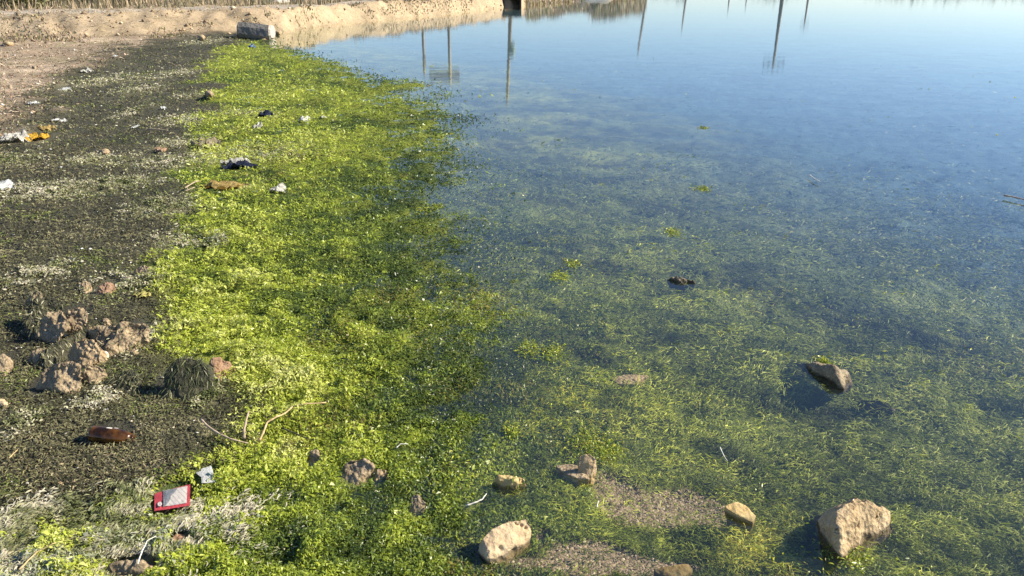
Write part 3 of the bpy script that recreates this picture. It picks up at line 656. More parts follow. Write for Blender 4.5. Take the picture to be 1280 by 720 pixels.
# the pile of stones and clods at the left
stone('rock', 'brown twin lobed clod on top of the stone pile, left lobe',
      [(47, 425, 1), (50, 404, 7), (60, 390, 12), (78, 386, 13), (86, 396, 11), (84, 412, 7), (74, 424, 4), (62, 430, 0)], M_clod, amp=.10, seed=41, it=5)
stone('rock', 'brown twin lobed clod on top of the stone pile, right lobe',
      [(78, 402, 8), (84, 386, 12), (100, 384, 13), (111, 390, 11), (110, 404, 7), (98, 416, 3), (82, 416, 3)], M_clod, amp=.10, seed=42, it=5)
stone('rock', 'big rough brown rock in front of the stone pile, pitted and nearly square',
      [(46, 480, 1), (50, 464, 6), (66, 462, 8), (72, 450, 10), (92, 449, 11), (103, 462, 8), (103, 478, 3), (92, 490, 0), (75, 493, 0), (56, 486, 0)], M_clod, amp=.09, seed=43, it=5)
stone('rock', 'greyish tan rock mid pile with a small white pebble at its tip',
      [(84, 445, 3), (92, 426, 9), (106, 420, 11), (122, 428, 9), (134, 442, 4), (124, 455, 1), (104, 456, 1), (90, 450, 2)], M_tan, amp=.09, seed=44, it=5)
stone('rock', 'broad weed covered rock at the right end of the pile',
      [(116, 432, 1), (120, 408, 8), (150, 402, 10), (176, 402, 9), (188, 410, 7), (186, 424, 2), (172, 436, 0), (145, 446, 0), (130, 446, 0)], M_clod, amp=.10, seed=45, it=5)
stone('rock', 'squat brown rock cut by the left edge of the photograph beside the pile',
      [(-18, 470, 0), (-15, 446, 6), (4, 440, 7), (13, 446, 5), (16, 460, 1), (6, 470, 0)], M_clod, amp=.07, seed=46)
stone('rock', 'small wet rock at the top of the weedy heap behind the stone pile',
      [(33, 376, 3), (36, 366, 8), (48, 362, 9), (54, 368, 7), (50, 378, 4), (40, 382, 2)], M_clod, amp=.08, seed=47)
pebble('pebble', 'smooth white pebble at the tip of the greyish tan rock in the pile', 131, 443, 11, 13, plain('white_pebble', (.72, .69, .60), .5, .1), 'pebble', .01, .7)
stone('rock', 'small tan rock under the middle of the pile, left of the white pebble',
      [(92, 456, 0), (98, 446, 4), (112, 446, 4), (124, 450, 3), (122, 458, 0), (106, 462, 0)], M_tan, amp=.07, seed=48)
stone('rock', 'tan rounded rock above the pile, right one of two',
      [(166, 345, 0), (170, 334, 4), (180, 330, 6), (189, 333, 5), (191, 342, 1), (180, 348, 0)], M_clod, amp=.06, seed=49)
stone('rock', 'reddish tan rock above the pile, left one of two',
      [(118, 368, 0), (124, 357, 4), (134, 351, 6), (144, 355, 4), (146, 365, 0), (132, 370, 0)], M_red, amp=.08, seed=50)
stone('rock', 'small brown rock half buried in weed left of the reddish tan rock',
      [(94, 362, 0), (98, 353, 4), (108, 350, 5), (116, 355, 3), (114, 364, 0), (104, 367, 0)], M_clod, amp=.08, seed=51)
stone('rock', 'flat reddish rock poking out at the right end of the weed draped mound',
      [(258, 462, 2), (262, 447, 9), (274, 445, 9), (288, 452, 6), (296, 462, 2), (290, 472, 0), (270, 478, 0)], M_red, amp=.05, seed=52)
pebble('stone', 'pale stone with two stubby ends at the left edge below the squat brown rock', 2, 504, 18, 15, M_cream, 'stone', .08, .5)

stone('rock', 'tan rock leaning on the right flank of the square rock in the pile', [(100, 478, 0), (104, 460, 6), (118, 454, 7), (132, 460, 5), (134, 474, 0), (116, 482, 0)], M_clod, amp=.08, seed=71)
stone('rock', 'brown rock low on the left flank of the pile under the left lobe', [(34, 452, 0), (38, 438, 5), (52, 434, 6), (62, 442, 4), (60, 456, 0), (44, 460, 0)], M_clod, amp=.08, seed=72)
stone('rock', 'tan rock between the right lobe and the broad weedy rock', [(104, 424, 2), (108, 410, 8), (120, 406, 9), (130, 414, 6), (126, 426, 2)], M_tan, amp=.08, seed=73)
pebble('stone', 'small brown stone wedged between the left lobe and the square rock of the pile', 60, 440, 20, 14, M_clod, amp=.08)
pebble('stone', 'little tan stone beside the foot of the weedy ridge in the pile', 92, 436, 13, 10, M_tan, amp=.08)
pebble('stone', 'grey brown stone at the far right foot of the stone pile', 166, 440, 15, 9, M_clod, amp=.08)
pebble('stone', 'tan stone at the upper edge of the stone pile above the broad rock', 132, 402, 16, 10, M_clod, amp=.08)
# weedy heaps: a body with weed hanging down over it
def drape(o, n_, cols, wts, Lr=(.02, .06), Wr=(.003, .007), mat=None, z0=-.05, flow=True, name='draped_weed'):
    me = o.data; me.calc_loop_triangles(); va = np.array([v.co[:] for v in me.vertices]); tr = np.array([t.vertices[:] for t in me.loop_triangles])
    A = va[tr[:, 0]]; B = va[tr[:, 1]]; Cc = va[tr[:, 2]]; nn = np.cross(B-A, Cc-A); ar = np.linalg.norm(nn, axis=1); nn = nn/np.maximum(ar, 1e-9)[:, None]
    k = rng.choice(len(tr), n_, p=ar/ar.sum()); r1 = np.sqrt(rng.random(n_))[:, None]; r2 = rng.random(n_)[:, None]
    p = A[k]*(1-r1)+B[k]*r1*(1-r2)+Cc[k]*r1*r2; nr_ = nn[k]
    ok = (p[:, 2] > -.01); p = p[ok]; nr_ = nr_[ok]; N = len(p)
    hd = np.arctan2(nr_[:, 1], nr_[:, 0])+rng.normal(0, .25 if flow else 1.5, N); pit = -(R(90)-np.arcsin(np.clip(nr_[:, 2], 0, 1)))*.9+rng.normal(0, .12, N)
    p = p+nr_*rng.uniform(.003, .012, N)[:, None]
    return ribbons(name, p, hd, rng.uniform(*Lr, N), rng.uniform(*Wr, N), np.full(N, .003), pick(cols, wts, N), mat or M_dark, 3, curl=rng.normal(0, .5, N), roll=rng.normal(0, .4, N), pitch=pit, parent=o)
mound = stone('weed_mound', 'mound of stones hung with long dark weed, with a black hollow on its left side',
      [(203, 500, 0), (201, 478, 7), (205, 453, 13), (222, 444, 15), (250, 446, 15), (268, 455, 11), (275, 480, 3), (258, 500, 0), (230, 506, 0), (204, 506, 0)], M_mound, 'weed mound', amp=.05, seed=60, it=5, smooth=5)
DK = [(.065, .068, .034), (.13, .13, .065), (.22, .21, .11), (.03, .032, .02), (.40, .38, .25)]
drape(mound, 3600, [(.05, .062, .03), (.09, .105, .045), (.16, .17, .075), (.38, .37, .24)], [.3, .32, .28, .10], (.035, .10), (.0018, .0046))
m2 = stone('weed_mound', 'smaller rounded heap of olive weed left of the black hollow',
      [(128, 490, 0), (140, 472, 3), (158, 460, 6), (172, 462, 6), (178, 480, 2), (175, 495, 0), (150, 498, 0)], M_mound, 'weed mound', amp=.05, seed=61)
drape(m2, 1200, DK, [.3, .3, .2, .15, .05], (.02, .05), (.002, .005))
m3 = stone('weed_mound', 'dark weedy heap behind the stone pile that casts a long shadow to the left',
      [(28, 420, 0), (30, 388, 9), (36, 374, 12), (56, 368, 13), (78, 376, 11), (90, 394, 6), (70, 420, 1), (45, 425, 0)], M_mound, 'weed mound', amp=.06, seed=62, it=5, smooth=4)
drape(m3, 1800, DK, [.3, .3, .2, .12, .08], (.02, .06), (.002, .006))
m4 = stone('weed_mound', 'ridge of weed and mud between the rocks of the pile',
      [(44, 455, 0), (50, 440, 6), (70, 428, 7), (100, 415, 7), (112, 412, 6), (104, 428, 3), (80, 446, 1), (56, 462, 0)], M_mound, 'weed mound', amp=.06, seed=63)
drape(m4, 1100, DK, [.3, .25, .2, .1, .15], (.02, .05), (.002, .006))
for o in bpy.data.objects:
    if o.name.startswith('rock') and o.get('label', '').startswith(('broad weed', 'small wet rock')):
        drape(o, 420, DK, [.25, .3, .25, .1, .1], (.02, .045), (.002, .005))
    if o.get('label', '').startswith('flat reddish rock poking'):
        drape(o, 60, [(.5, .5, .35), (.3, .33, .12)], [.7, .3], (.02, .05), (.003, .006), M_pale)
    if o.get('label', '').startswith('small tan rock with green'):
        drape(o, 40, [LIM, GRN], [.5, .5], (.01, .03), (.004, .008), M_alga)

# ------------------------------------------------------------------ concrete lump and culvert by the bank
def prism(name, pts, y0, y1, mat, parent=None): pass
t = empty('concrete_block', P(318, 46, .05)); tag(t, 'broken grey concrete cylinder lying at the corner of the water below the bank', 'concrete block')
cb = P(318, 46, .05); m_ = mpp(cb)
bm = bmesh.new(); prof = [(0, 0), (.30, -.02), (.46, .08), (.50, .24), (.40, .37), (.10, .40), (-.02, .29), (-.06, .10)]
x0, x1 = -20*m_, 18*m_
rings = []
for k in range(9):
    u = k/8; xx = x0+(x1-x0)*u
    rings.append([bm.verts.new((xx+.04*mn.noise(Vector((a_*3, b_*3, k))), a_+.02*mn.noise(Vector((k*.7, a_*5, b_*5))), b_*(1.0-.06*u)-.02-.06*u+.02*mn.noise(Vector((b_*4, k*.9, a_*4))))) for a_, b_ in prof])
for k in range(8):
    for q in range(8): bm.faces.new((rings[k][q], rings[k][(q+1) % 8], rings[k+1][(q+1) % 8], rings[k+1][q]))
bm.faces.new(rings[0])
bmobj('block_body', bm, M_grey, t)
bm = bmesh.new(); r0 = [bm.verts.new((x1+.006, .02+a_*.92, b_*.88-.055)) for a_, b_ in prof]; r1 = [bm.verts.new((x1+.06, .05+a_*.80, b_*.76-.03)) for a_, b_ in prof]
for q in range(8): bm.faces.new((r0[q], r0[(q+1) % 8], r1[(q+1) % 8], r1[q]))
bm.faces.new(r1[::-1]); bm.faces.new(r0)
bmobj('broken_end', bm, rockmat('sunlit_concrete', (.42, .37, .30), (.52, .47, .38), (.28, .24, .2), 12), t)  # paler than the body: sunlight on this end is put into its colour
for px_, py_, w_, h_ in [(296, 44, 12, 5), (327, 50, 16, 4), (348, 40, 8, 3)]:
    pebble('stone', {296: 'pale flat stone under the left end of the concrete block', 327: 'low pinkish stone in front of the concrete block', 348: 'small light stone on the mud right of the concrete block'}[px_], px_, py_, w_, h_, M_tan)

t = empty('culvert', P(640, 12, 0)); tag(t, 'black box culvert mouth in the foot of the bank at the top centre', 'culvert')
c0 = P(640, 9.3, 0); hw = 12*mpp(c0)
def box(name, x0, x1, y0, y1, z0, z1, mat, parent, bev=.01):
    bm = bmesh.new(); bmesh.ops.create_cube(bm, size=1)
    for v in bm.verts: v.co = Vector((x0+(v.co.x+.5)*(x1-x0), y0+(v.co.y+.5)*(y1-y0), z0+(v.co.z+.5)*(z1-z0)))
    if bev: bmesh.ops.bevel(bm, geom=list(bm.edges), offset=bev, segments=1, affect='EDGES')
    return bmobj(name, bm, mat, parent)
t.location = c0+Vector((0, .80, 0))
M_blk = plain('black_wet_concrete', (.018, .019, .022), .6, .3, 4)
box('side_wall', -hw, -hw+.10, 0, 2.6, -.1, .46, M_blk, t); box('side_wall', hw-.10, hw, 0, 2.6, -.1, .46, M_blk, t)
box('roof_slab', -hw, hw, 0.003, 2.6, .463, .53, M_blk, t); box('back_wall', -hw+.103, hw-.103, 1.6, 1.7, -.1, .457, M_blk, t)

# ------------------------------------------------------------------ poles, seen mirrored in the water
M_pole = plain('weathered_pole', (.34, .31, .26), .85, .35, 5)
M_met = plain('galvanised_steel', (.32, .33, .34), .5, .2, 8, metal=.3)
def tube(bm, pts, rad, n=8, cap=True):
    rs = []
    for k, p in enumerate(pts):
        p = Vector(p); d = (Vector(pts[min(k+1, len(pts)-1)])-Vector(pts[max(k-1, 0)])).normalized()
        a_ = d.orthogonal().normalized() if k == 0 else (a_-d*a_.dot(d)).normalized(); b_ = d.cross(a_)
        r = rad[k] if hasattr(rad, '__len__') else rad
        rs.append([bm.verts.new(p+(a_*cos(2*pi*q/n)+b_*sin(2*pi*q/n))*r) for q in range(n)])
    for k in range(len(rs)-1):
        for q in range(n): bm.faces.new((rs[k][q], rs[k][(q+1) % n], rs[k+1][(q+1) % n], rs[k+1][q]))
    if cap: bm.faces.new(rs[0][::-1]); bm.faces.new(rs[-1])
def refl(px, py, Y):                    # what is mirrored at a photo pixel, standing at distance Y
    a_ = (px-640)/FPX; b_ = (360-py)/FPX; dy = cos(PITCH)+b_*sin(PITCH); dz = -sin(PITCH)+b_*cos(PITCH); t_ = Y/dy
    return Vector((a_*t_, Y, -(CAM_H+dz*t_)))
def power_pole(px, py, Y, label, arm=1.2, lean=0, r=.15, box_=False):
    top = refl(px, py, Y); g = .45; t = empty('power_pole', (top.x-lean, Y, g)); tag(t, label, 'power pole', 'power poles along the far side of the lagoon')
    h = top.z-g
    bm = bmesh.new(); tube(bm, [(0, 0, -.3), (lean*.5, 0, h*.5), (lean, 0, h)], [r*1.25, r, r*.75], 10); bmobj('pole_shaft', bm, M_pole, t, True)
    if arm:
        ca = box('crossarm', lean-arm, lean+arm, -.10, .10, h-.80, h-.58, M_met, t, 0)
        for s_ in (-1, -.5, .5, 1):
            bm = bmesh.new(); tube(bm, [(0, 0, 0), (0, 0, .12), (0, 0, .28)], [.07, .14, .10], 8); i_ = bmobj('insulator', bm, M_blk, t, True); i_.location = (lean+s_*arm*.95, 0, h-.617)
    if box_:
        bm = bmesh.new(); tube(bm, [(0, 0, 0), (0, 0, .1), (0, 0, 1.0), (0, 0, 1.1)], [.2, .28, .28, .2], 12); i_ = bmobj('transformer', bm, plain('painted_tank', (.20, .25, .17), .5), t, True); i_.location = (lean+.42, -.1, h*.40)
    return t
power_pole(634, 128, 66, 'nearest wooden power pole mirrored at top centre with a transformer can', 0, -.35, .15, True)
power_pole(966, 86, 95, 'tall power pole with a crossarm, mirrored right of centre', 1.3, 0, .19)
power_pole(797, 67, 118, 'plain pole mirrored beside the end of the reed bank', 0, -.9, .19)
power_pole(852, 37, 165, 'distant pole mirrored right of the reed bank', 0, -.5, .2)
power_pole(1005, 34, 160, 'distant pole mirrored just right of the tall crossarm pole', .8, 0, .2)
power_pole(910, 13, 200, 'very distant pole, left one of two short mirrored poles', 0, 0, .2)
power_pole(932, 9, 205, 'very distant pole, right one of two short mirrored poles', 0, 0, .2)

t = empty('signboard', (refl(547, 100, 45).x, 45, .45)); tag(t, 'grey signboard on two steel posts behind the bank, mirrored in the water', 'signboard')
xa = refl(531, 94, 45); xb = refl(563, 103, 45)
for q in (xa, xb):
    bm = bmesh.new(); tube(bm, [(q.x-t.location.x, 0, -.3), (q.x-t.location.x, 0, q.z-.45)], .085, 10); bmobj('post', bm, M_pole, t, True)
pa = refl(533, 88, 45); pb = refl(575, 101, 45)
box('sign_panel', pa.x-t.location.x+.15, pb.x-t.location.x, .1, .14, pa.z-.45, pb.z-.45, plain('grey_panel', (.66, .68, .68), .6, .15, 3), t, .01)

# low white kerb strips on the road behind the bank
for k, (xa_, xb_, yy) in enumerate([(343, 362, 3), (365, 455, 1.0)]):
    A_, B_ = G(xa_, yy), G(xb_, yy)
    bm = bmesh.new(); bmesh.ops.create_cube(bm, size=1)
    L_ = (B_-A_).length; an = math.atan2(B_.y-A_.y, B_.x-A_.x)
    for v in bm.verts: v.co = Vector((v.co.x*L_, v.co.y*.22, v.co.z*.26+.05))
    bmesh.ops.bevel(bm, geom=list(bm.edges), offset=.02, segments=1, affect='EDGES')
    o = bmobj('kerb', bm, rockmat('white_kerb', (.60, .57, .50), (.7, .67, .6), (.4, .36, .3), 4, bump=.3), None)
    o.location = (A_+B_)/2; o.rotation_euler = (0, 0, an); tag(o, ['short piece of pale kerb on the bank above the concrete block', 'long pale kerb strip on the bank behind the water corner'][k], 'kerb')

# bushes behind the bank at top left
def bush(px, py, w_, h_, label, cols, n_=900):
    p = P(px, py, .45); root = empty('bush', (p.x, p.y, Hs(p.x, p.y))); tag(root, label, 'bush', 'bushes behind the bank')
    N = n_; u = rng.normal(0, 1, (N, 3)); u /= np.linalg.norm(u, axis=1)[:, None]; rad = rng.random(N)**.4
    lob = 1+.35*fbm(u[:, 0]*2+px, u[:, 2]*2, 1, 3, 99)
    q = u*rad[:, None]*lob[:, None]*np.array((w_/2, w_/2, h_/2))+np.array((0, 0, h_*.5)); q[:, 2] = np.maximum(q[:, 2], .02)
    f = ribbons('foliage', q, rng.uniform(0, 2*pi, N), rng.uniform(.08, .18, N), rng.uniform(.04, .09, N), np.zeros(N), pick(cols, [.4, .35, .25], N), M_leaf, 2, roll=rng.normal(0, .8, N), pitch=rng.normal(0, .5, N), parent=root, kind='part')
    del f['kind']
    bm = bmesh.new()
    for k in range(6):
        a_ = k*2*pi/6; tube(bm, [(0, 0, -.1), (cos(a_)*w_*.12, sin(a_)*w_*.12, h_*.3), (cos(a_)*w_*.3, sin(a_)*w_*.3, h_*.7)], [.03, .02, .008], 5)
    bmobj('stems', bm, M_pole, root)
DG = [(.035, .055, .02), (.06, .085, .03), (.10, .12, .05)]; OG = [(.12, .14, .05), (.20, .19, .08), (.28, .24, .13)]
for a_ in [(68, 7, 1.3, 1.1, 'dark green bush at the top left, left one of the dark pair', DG), (92, 5, 1.2, 1.0, 'dark green bush at the top left, right one of the dark pair', DG),
           (10, 9, 1.2, .9, 'olive bush at the top left corner behind the crest', OG), (38, 10, 1.2, .8, 'dry olive bush between the corner and the dark pair', OG),
           (125, 6, 1.3, .7, 'low yellowish bush right of the dark pair', OG), (150, 4, 1.2, .8, 'grey green bush at the end of the row behind the crest', OG)]:
    bush(*a_)

# ------------------------------------------------------------------ litter
def rag(name, label, cat, px, py, w_, h_, mat, rot=0, crump=.35, seed=0, lift=.6, outline=None):
    p = G(px, py); m_ = mpp(p); dep = math.asin((CAM_H-p.z)/(p-Vector((0, 0, CAM_H))).length)
    wx = w_*m_; wy = min(h_*m_/math.sin(dep)*.85, wx*(1.1 if p.y > 9 else 3)); nx, ny = 18, 10
    bm = bmesh.new(); gr = []
    for i in range(nx+1):
        row = []
        for j in range(ny+1):
            u = i/nx*2-1; v = j/ny*2-1
            e = 1+.28*mn.noise(Vector((u*1.5+seed*7, v*1.5, seed)))
            uu = u*(1-.32*v*v)*e; vv = v*(1-.45*u*u)*e
            X = uu*wx/2; Y = vv*wy/2
            z = (mn.noise(Vector((uu*2.5+seed, vv*2.5, seed*3)))+.5*mn.noise(Vector((uu*6+seed, vv*5, seed*2))))*crump*min(wx, wy)*.55
            cr, sr = cos(rot), sin(rot)
            xx, yy = X*cr-Y*sr, X*sr+Y*cr
            row.append(bm.verts.new((xx, yy, z+lift*.25*min(wx, wy)*(1-u*u)*.5+max(0, (Hs(p.x+xx, p.y+yy)-p.z) if p.y < 14 else yy*.25)+.012)))
        gr.append(row)
    for i in range(nx):
        for j in range(ny): bm.faces.new((gr[i][j], gr[i+1][j], gr[i+1][j+1], gr[i][j+1]))
    bmesh.ops.solidify(bm, geom=bm.faces[:], thickness=.0015)
    o = bmobj(name, bm, mat, None, True); o.location = p; return tag(o, label, cat)
M_white = plain('white_plastic', (.78, .79, .76), .5, .15, 20, transl=.2)
M_offw = plain('dirty_white_cloth', (.62, .61, .54), .8, .3, 25)
M_yel = plain('yellow_cloth', (.68, .43, .045), .8, .25, 25)
M_buff = plain('buff_plastic', (.55, .42, .16), .7, .25, 25, transl=.15)
M_blue = plain('blue_plastic', (.08, .19, .62), .4, .25, 15)
M_navy = plain('navy_cloth', (.028, .038, .075), .7, .3, 20)
M_pink = plain('pink_plastic', (.62, .40, .36), .6, .3, 12)
rag('plastic_scrap', 'long white plastic scrap on the edge of the brown ground, upper one', 'plastic scrap', 81, 114, 16, 7, M_white, -.15, .25, 1)
rag('plastic_scrap', 'white plastic scrap on the edge of the brown ground, lower left one', 'plastic scrap', 43, 131, 15, 6, M_white, 0, .25, 2)
rag('plastic_bag', 'crumpled pink and white bag below the far bank', 'plastic bag', 185, 44, 16, 14, M_pink, .2, .5, 3, 1.4)
rag('plastic_bag', 'white piece of bag lying against the pink bag', 'plastic bag', 188, 41, 9, 8, M_white, .2, .5, 4, 2.2)
rag('paper', 'pale crumpled paper on the wrack line above the dark mat', 'paper', 109, 91, 15, 5, M_offw, 0, .5, 5)
rag('plastic_scrap', 'tiny white scrap on the brown slope left of the dark mat', 'plastic scrap', 144, 71, 6, 5, M_white, -.5, .4, 6)
rag('rag', 'dirty white rag at the left edge tied to the yellow cloth', 'rag', 19, 176, 32, 9, M_offw, 0, .5, 7, 1)
rag('rag', 'yellow rag lying at the left edge beside the white rag', 'rag', 38, 176, 16, 6, M_yel, 0, .5, 8, 1.2)
rag('rag', 'second yellow fold of cloth just right of the yellow rag', 'rag', 54, 173, 13, 5, M_yel, .3, .5, 9, 1.2)
rag('plastic_scrap', 'thin yellowish strip above the yellow rag', 'plastic scrap', 60, 162, 20, 4, M_buff, .1, .4, 10)
rag('plastic_scrap', 'small white curl of plastic above the yellowish strip', 'plastic scrap', 79, 153, 9, 5, M_white, .3, .6, 11)
rag('plastic_scrap', 'thin white strip left of the white curl', 'plastic scrap', 70, 151, 8, 3, M_white, .2, .4, 12)
rag('paper', 'white sheet cut by the left edge of the photograph halfway up', 'paper', 4, 235, 26, 10, M_white, .15, .3, 13, 1)
rag('plastic_scrap', 'small white scrap on the dark mat, below the thin straw', 'plastic scrap', 169, 160, 7, 4, M_white, 0, .3, 14)
rag('plastic_scrap', 'small white lump on the dark mat close to the bright algae', 'plastic scrap', 204, 137, 9, 5, M_white, 0, .6, 15, 1.5)
rag('plastic_scrap', 'white scrap in the upper bright algae', 'plastic scrap', 381, 153, 14, 5, M_white, -.15, .4, 16, 1)
rag('plastic_scrap', 'smaller white scrap up and right of the white scrap in the bright algae', 'plastic scrap', 404, 148, 9, 3, M_offw, 0, .4, 17, 1)
rag('plastic_scrap', 'white lump on the left of the upper bright algae', 'plastic scrap', 322, 160, 12, 5, M_offw, 0, .5, 18, 1)
rag('plastic_scrap', 'bright blue plastic scrap at the upper end of the dark mat', 'plastic scrap', 315, 60, 9, 5, M_blue, 0, .5, 19, 2)
rag('rag', 'navy blue strip of cloth lying across the bright algae', 'rag', 300, 211, 46, 7, M_navy, .06, .4, 20, 1)
rag('rag', 'pale grey cloth edge above the navy strip', 'rag', 297, 205, 36, 5, M_offw, .05, .5, 21, 1)
rag('rag', 'small navy blue scrap of cloth higher up in the algae', 'rag', 333, 146, 20, 6, M_navy, 0, .4, 22)
rag('plastic_sheet', 'long crumpled buff yellow plastic strip below the navy cloth', 'plastic sheet', 285, 235, 58, 7, M_buff, .06, .5, 23)
rag('plastic_tray', 'little pale open box shaped wrapper in the bright algae', 'wrapper', 348, 241, 24, 10, M_offw, -.1, .35, 24, 1.5)
rag('plastic_scrap', 'buff torn film on the algae edge above the navy strip', 'plastic scrap', 258, 181, 40, 8, plain('pinkish_film', (.42, .36, .24), .7, .3, 20), -.1, .4, 25)
rag('plastic_scrap', 'small whitish scrap in the bright algae at the lower left', 'plastic scrap', 314, 647, 16, 8, M_offw, .4, .5, 26)
rag('leaf', 'withered yellow leaf on the dark mat right of the pile', 'leaf', 179, 371, 22, 7, plain('yellow_leaf', (.55, .50, .16), .6, .2, 40), -.1, .5, 27)
rag('plastic_scrap', 'white torn sheet of weed hanging on the front of the draped mound', 'plastic scrap', 250, 489, 13, 20, M_offw, .2, .4, 28, 1.6)
for n_, (px_, py_, w_, h_, lb) in enumerate([(4, 46, 6, 4, 'tiny pale stone at the left edge on brown ground, upper one'), (10, 54, 14, 5, 'flat beige stone at the left edge on brown ground'), (26, 47, 7, 3, 'tiny light stone right of the flat beige stone'),
                                (35, 46, 6, 3, 'tiny light stone, rightmost of the row on brown ground'), (252, 47, 7, 5, 'pale stone in front of the shrubs below the bank'), (43, 84, 6, 4, 'dark little stone on the brown ground')]):
    pebble('stone', lb, px_, py_, w_, h_, M_tan if n_ < 5 else M_clod, tall=.8)
pebble('stone', 'brown stone with a black shadow in the upper algae', 262, 118, 9, 9, M_clod, tall=1.1)
pebble('clod', 'brown clod with dry stalks on the upper dark mat', 200, 187, 18, 8, M_red, 'clod', .1, .8)
pebble('clod', 'brown clod on the dark mat left of the stalky clod', 131, 191, 14, 7, M_clod, 'clod', .1, .8)
pebble('stone', 'small reddish stone in the algae right of the draped mound', 287, 458, 8, 5, M_red)
pebble('stone', 'small pale stone on dark weed at lower left', 75, 604, 9, 6, M_tan)
pebble('stone', 'brown stone patch half under bleached weed, left of the packet', 225, 672, 24, 12, M_red, amp=.08, tall=.25)
pebble('shell', 'tiny pale shell in the bright algae below centre', 546, 517, 6, 6, M_cream, 'shell')

# sticks and stalks
def stick(name, label, pts, r, mat, cat='stick', n=7):
    g0 = G(pts[0][0], pts[0][1]); Wp = []
    for a_, b_, h_ in pts:
        g = G(a_, b_); z = max(g.z, -.005)+(h_+2.6)/100; Wp.append(P(a_, b_, z)-g0)
    Q = []
    for k in range(len(Wp)-1):
        for u in (0, .25, .5, .75): Q.append(Wp[k].lerp(Wp[k+1], u)+Vector((0, 0, 1))*.002*mn.noise(Wp[k]*30+Vector((u*3, 0, 0))))
    Q.append(Wp[-1]); bm = bmesh.new(); rad = [r*(1-.45*k/len(Q))*(1+.18*math.sin(k*2.1)) for k in range(len(Q))]
    tube(bm, Q, rad, n); o = bmobj(name, bm, mat, None, True); o.location = g0; return tag(o, label, cat)
M_twig = plain('pale_twig', (.52, .38, .18), .7, .25, 60)
M_twg2 = plain('grey_twig', (.40, .31, .21), .8, .3, 60)
M_fib = plain('white_fibre', (.68, .66, .55), .6, .15, 40)
stick('stick', 'long curved pale stick lying on the bright algae', [(324, 551, 1), (329, 541, 2), (334, 528, 3), (346, 521, 3.4), (356, 517, 3.6), (366, 508, 4), (382, 505, 4), (408, 503, 3.6)], .0045, M_twig)
stick('stick', 'brown stick on the dark mat left of the curved pale stick', [(251, 524, 2), (260, 533, 1.6), (275, 543, 1.2), (290, 549, 1), (310, 554, .6)], .0042, M_twg2)
stick('stick', 'short side twig leaning on the brown stick', [(275, 543, 1.2), (285, 538, 2.5)], .002, M_twg2)
stick('stick', 'short upright stalk with a dark foot between the two larger sticks', [(305, 548, .5), (305, 538, 2.5), (308, 524, 5), (311, 514, 6.5)], .006, M_twg2)
stick('stick', 'dark twig half buried below the curved pale stick', [(352, 535, 1), (372, 543, 1), (386, 549, .6)], .003, M_mound)
stick('stick', 'thin straw on the upper dark mat', [(185, 161, 1), (198, 162, 1.5), (210, 163, 1)], .008, M_twg2)
stick('stick', 'pale reed stalk on the dark mat, upper one of two left of the buff plastic', [(231, 235, 1), (242, 228, 3), (249, 226, 3)], .006, M_twg2)
stick('stick', 'pale reed stalk on the dark mat, lower one of two left of the buff plastic', [(231, 239, 1), (243, 234, 2)], .006, M_twg2)
stick('strand', 'curved white strand in the green algae beside the small tan rock', [(583, 632, .3), (595, 628, .8), (603, 624, 1.2), (608, 617, 1.6)], .0028, M_fib, 'strand')
stick('strand', 'short white strand in the bright algae below centre', [(495, 560, 1), (501, 555, 1.6), (510, 555, 1.4)], .0022, M_fib, 'strand')
stick('strand', 'thin pale stalk in the green shallows above the ochre stone', [(900, 559, .3), (905, 570, .8), (909, 576, .3)], .0018, M_fib, 'strand')
stick('strand', 'thin white twig floating on the blue water at right', [(1012, 219, .3), (1018, 223, .6), (1025, 227, .2)], .005, M_fib, 'strand')
stick('strand', 'white fibre curling over bleached weed at the bottom left', [(172, 705, 2), (178, 688, 3), (184, 676, 3.4), (195, 670, 3)], .0022, M_fib, 'strand')
stick('stick', 'straight dry stalk leaning across the bleached weed at the bottom left', [(24, 712, 1), (46, 690, 2.2), (70, 678, 3)], .0026, M_twig)
stick('stick', 'thin dry stalk at the left edge below the bottle', [(11, 573, 1), (22, 562, 2)], .002, M_twig)
stick('stick', 'brown twig standing on the small gravel patch right of the cream rock', [(670, 696, .2), (676, 685, 1), (685, 678, 2)], .0022, M_mound)
stick('strand', 'pale strand near the gravel bed right of the upright rock', [(746, 634, .3), (748, 626, 1)], .002, M_fib, 'strand')
stick('stick', 'brown branch lying under water at the right edge of the photograph', [(1255, 244, .2), (1270, 247, .3), (1290, 252, .2)], .007, M_twg2)

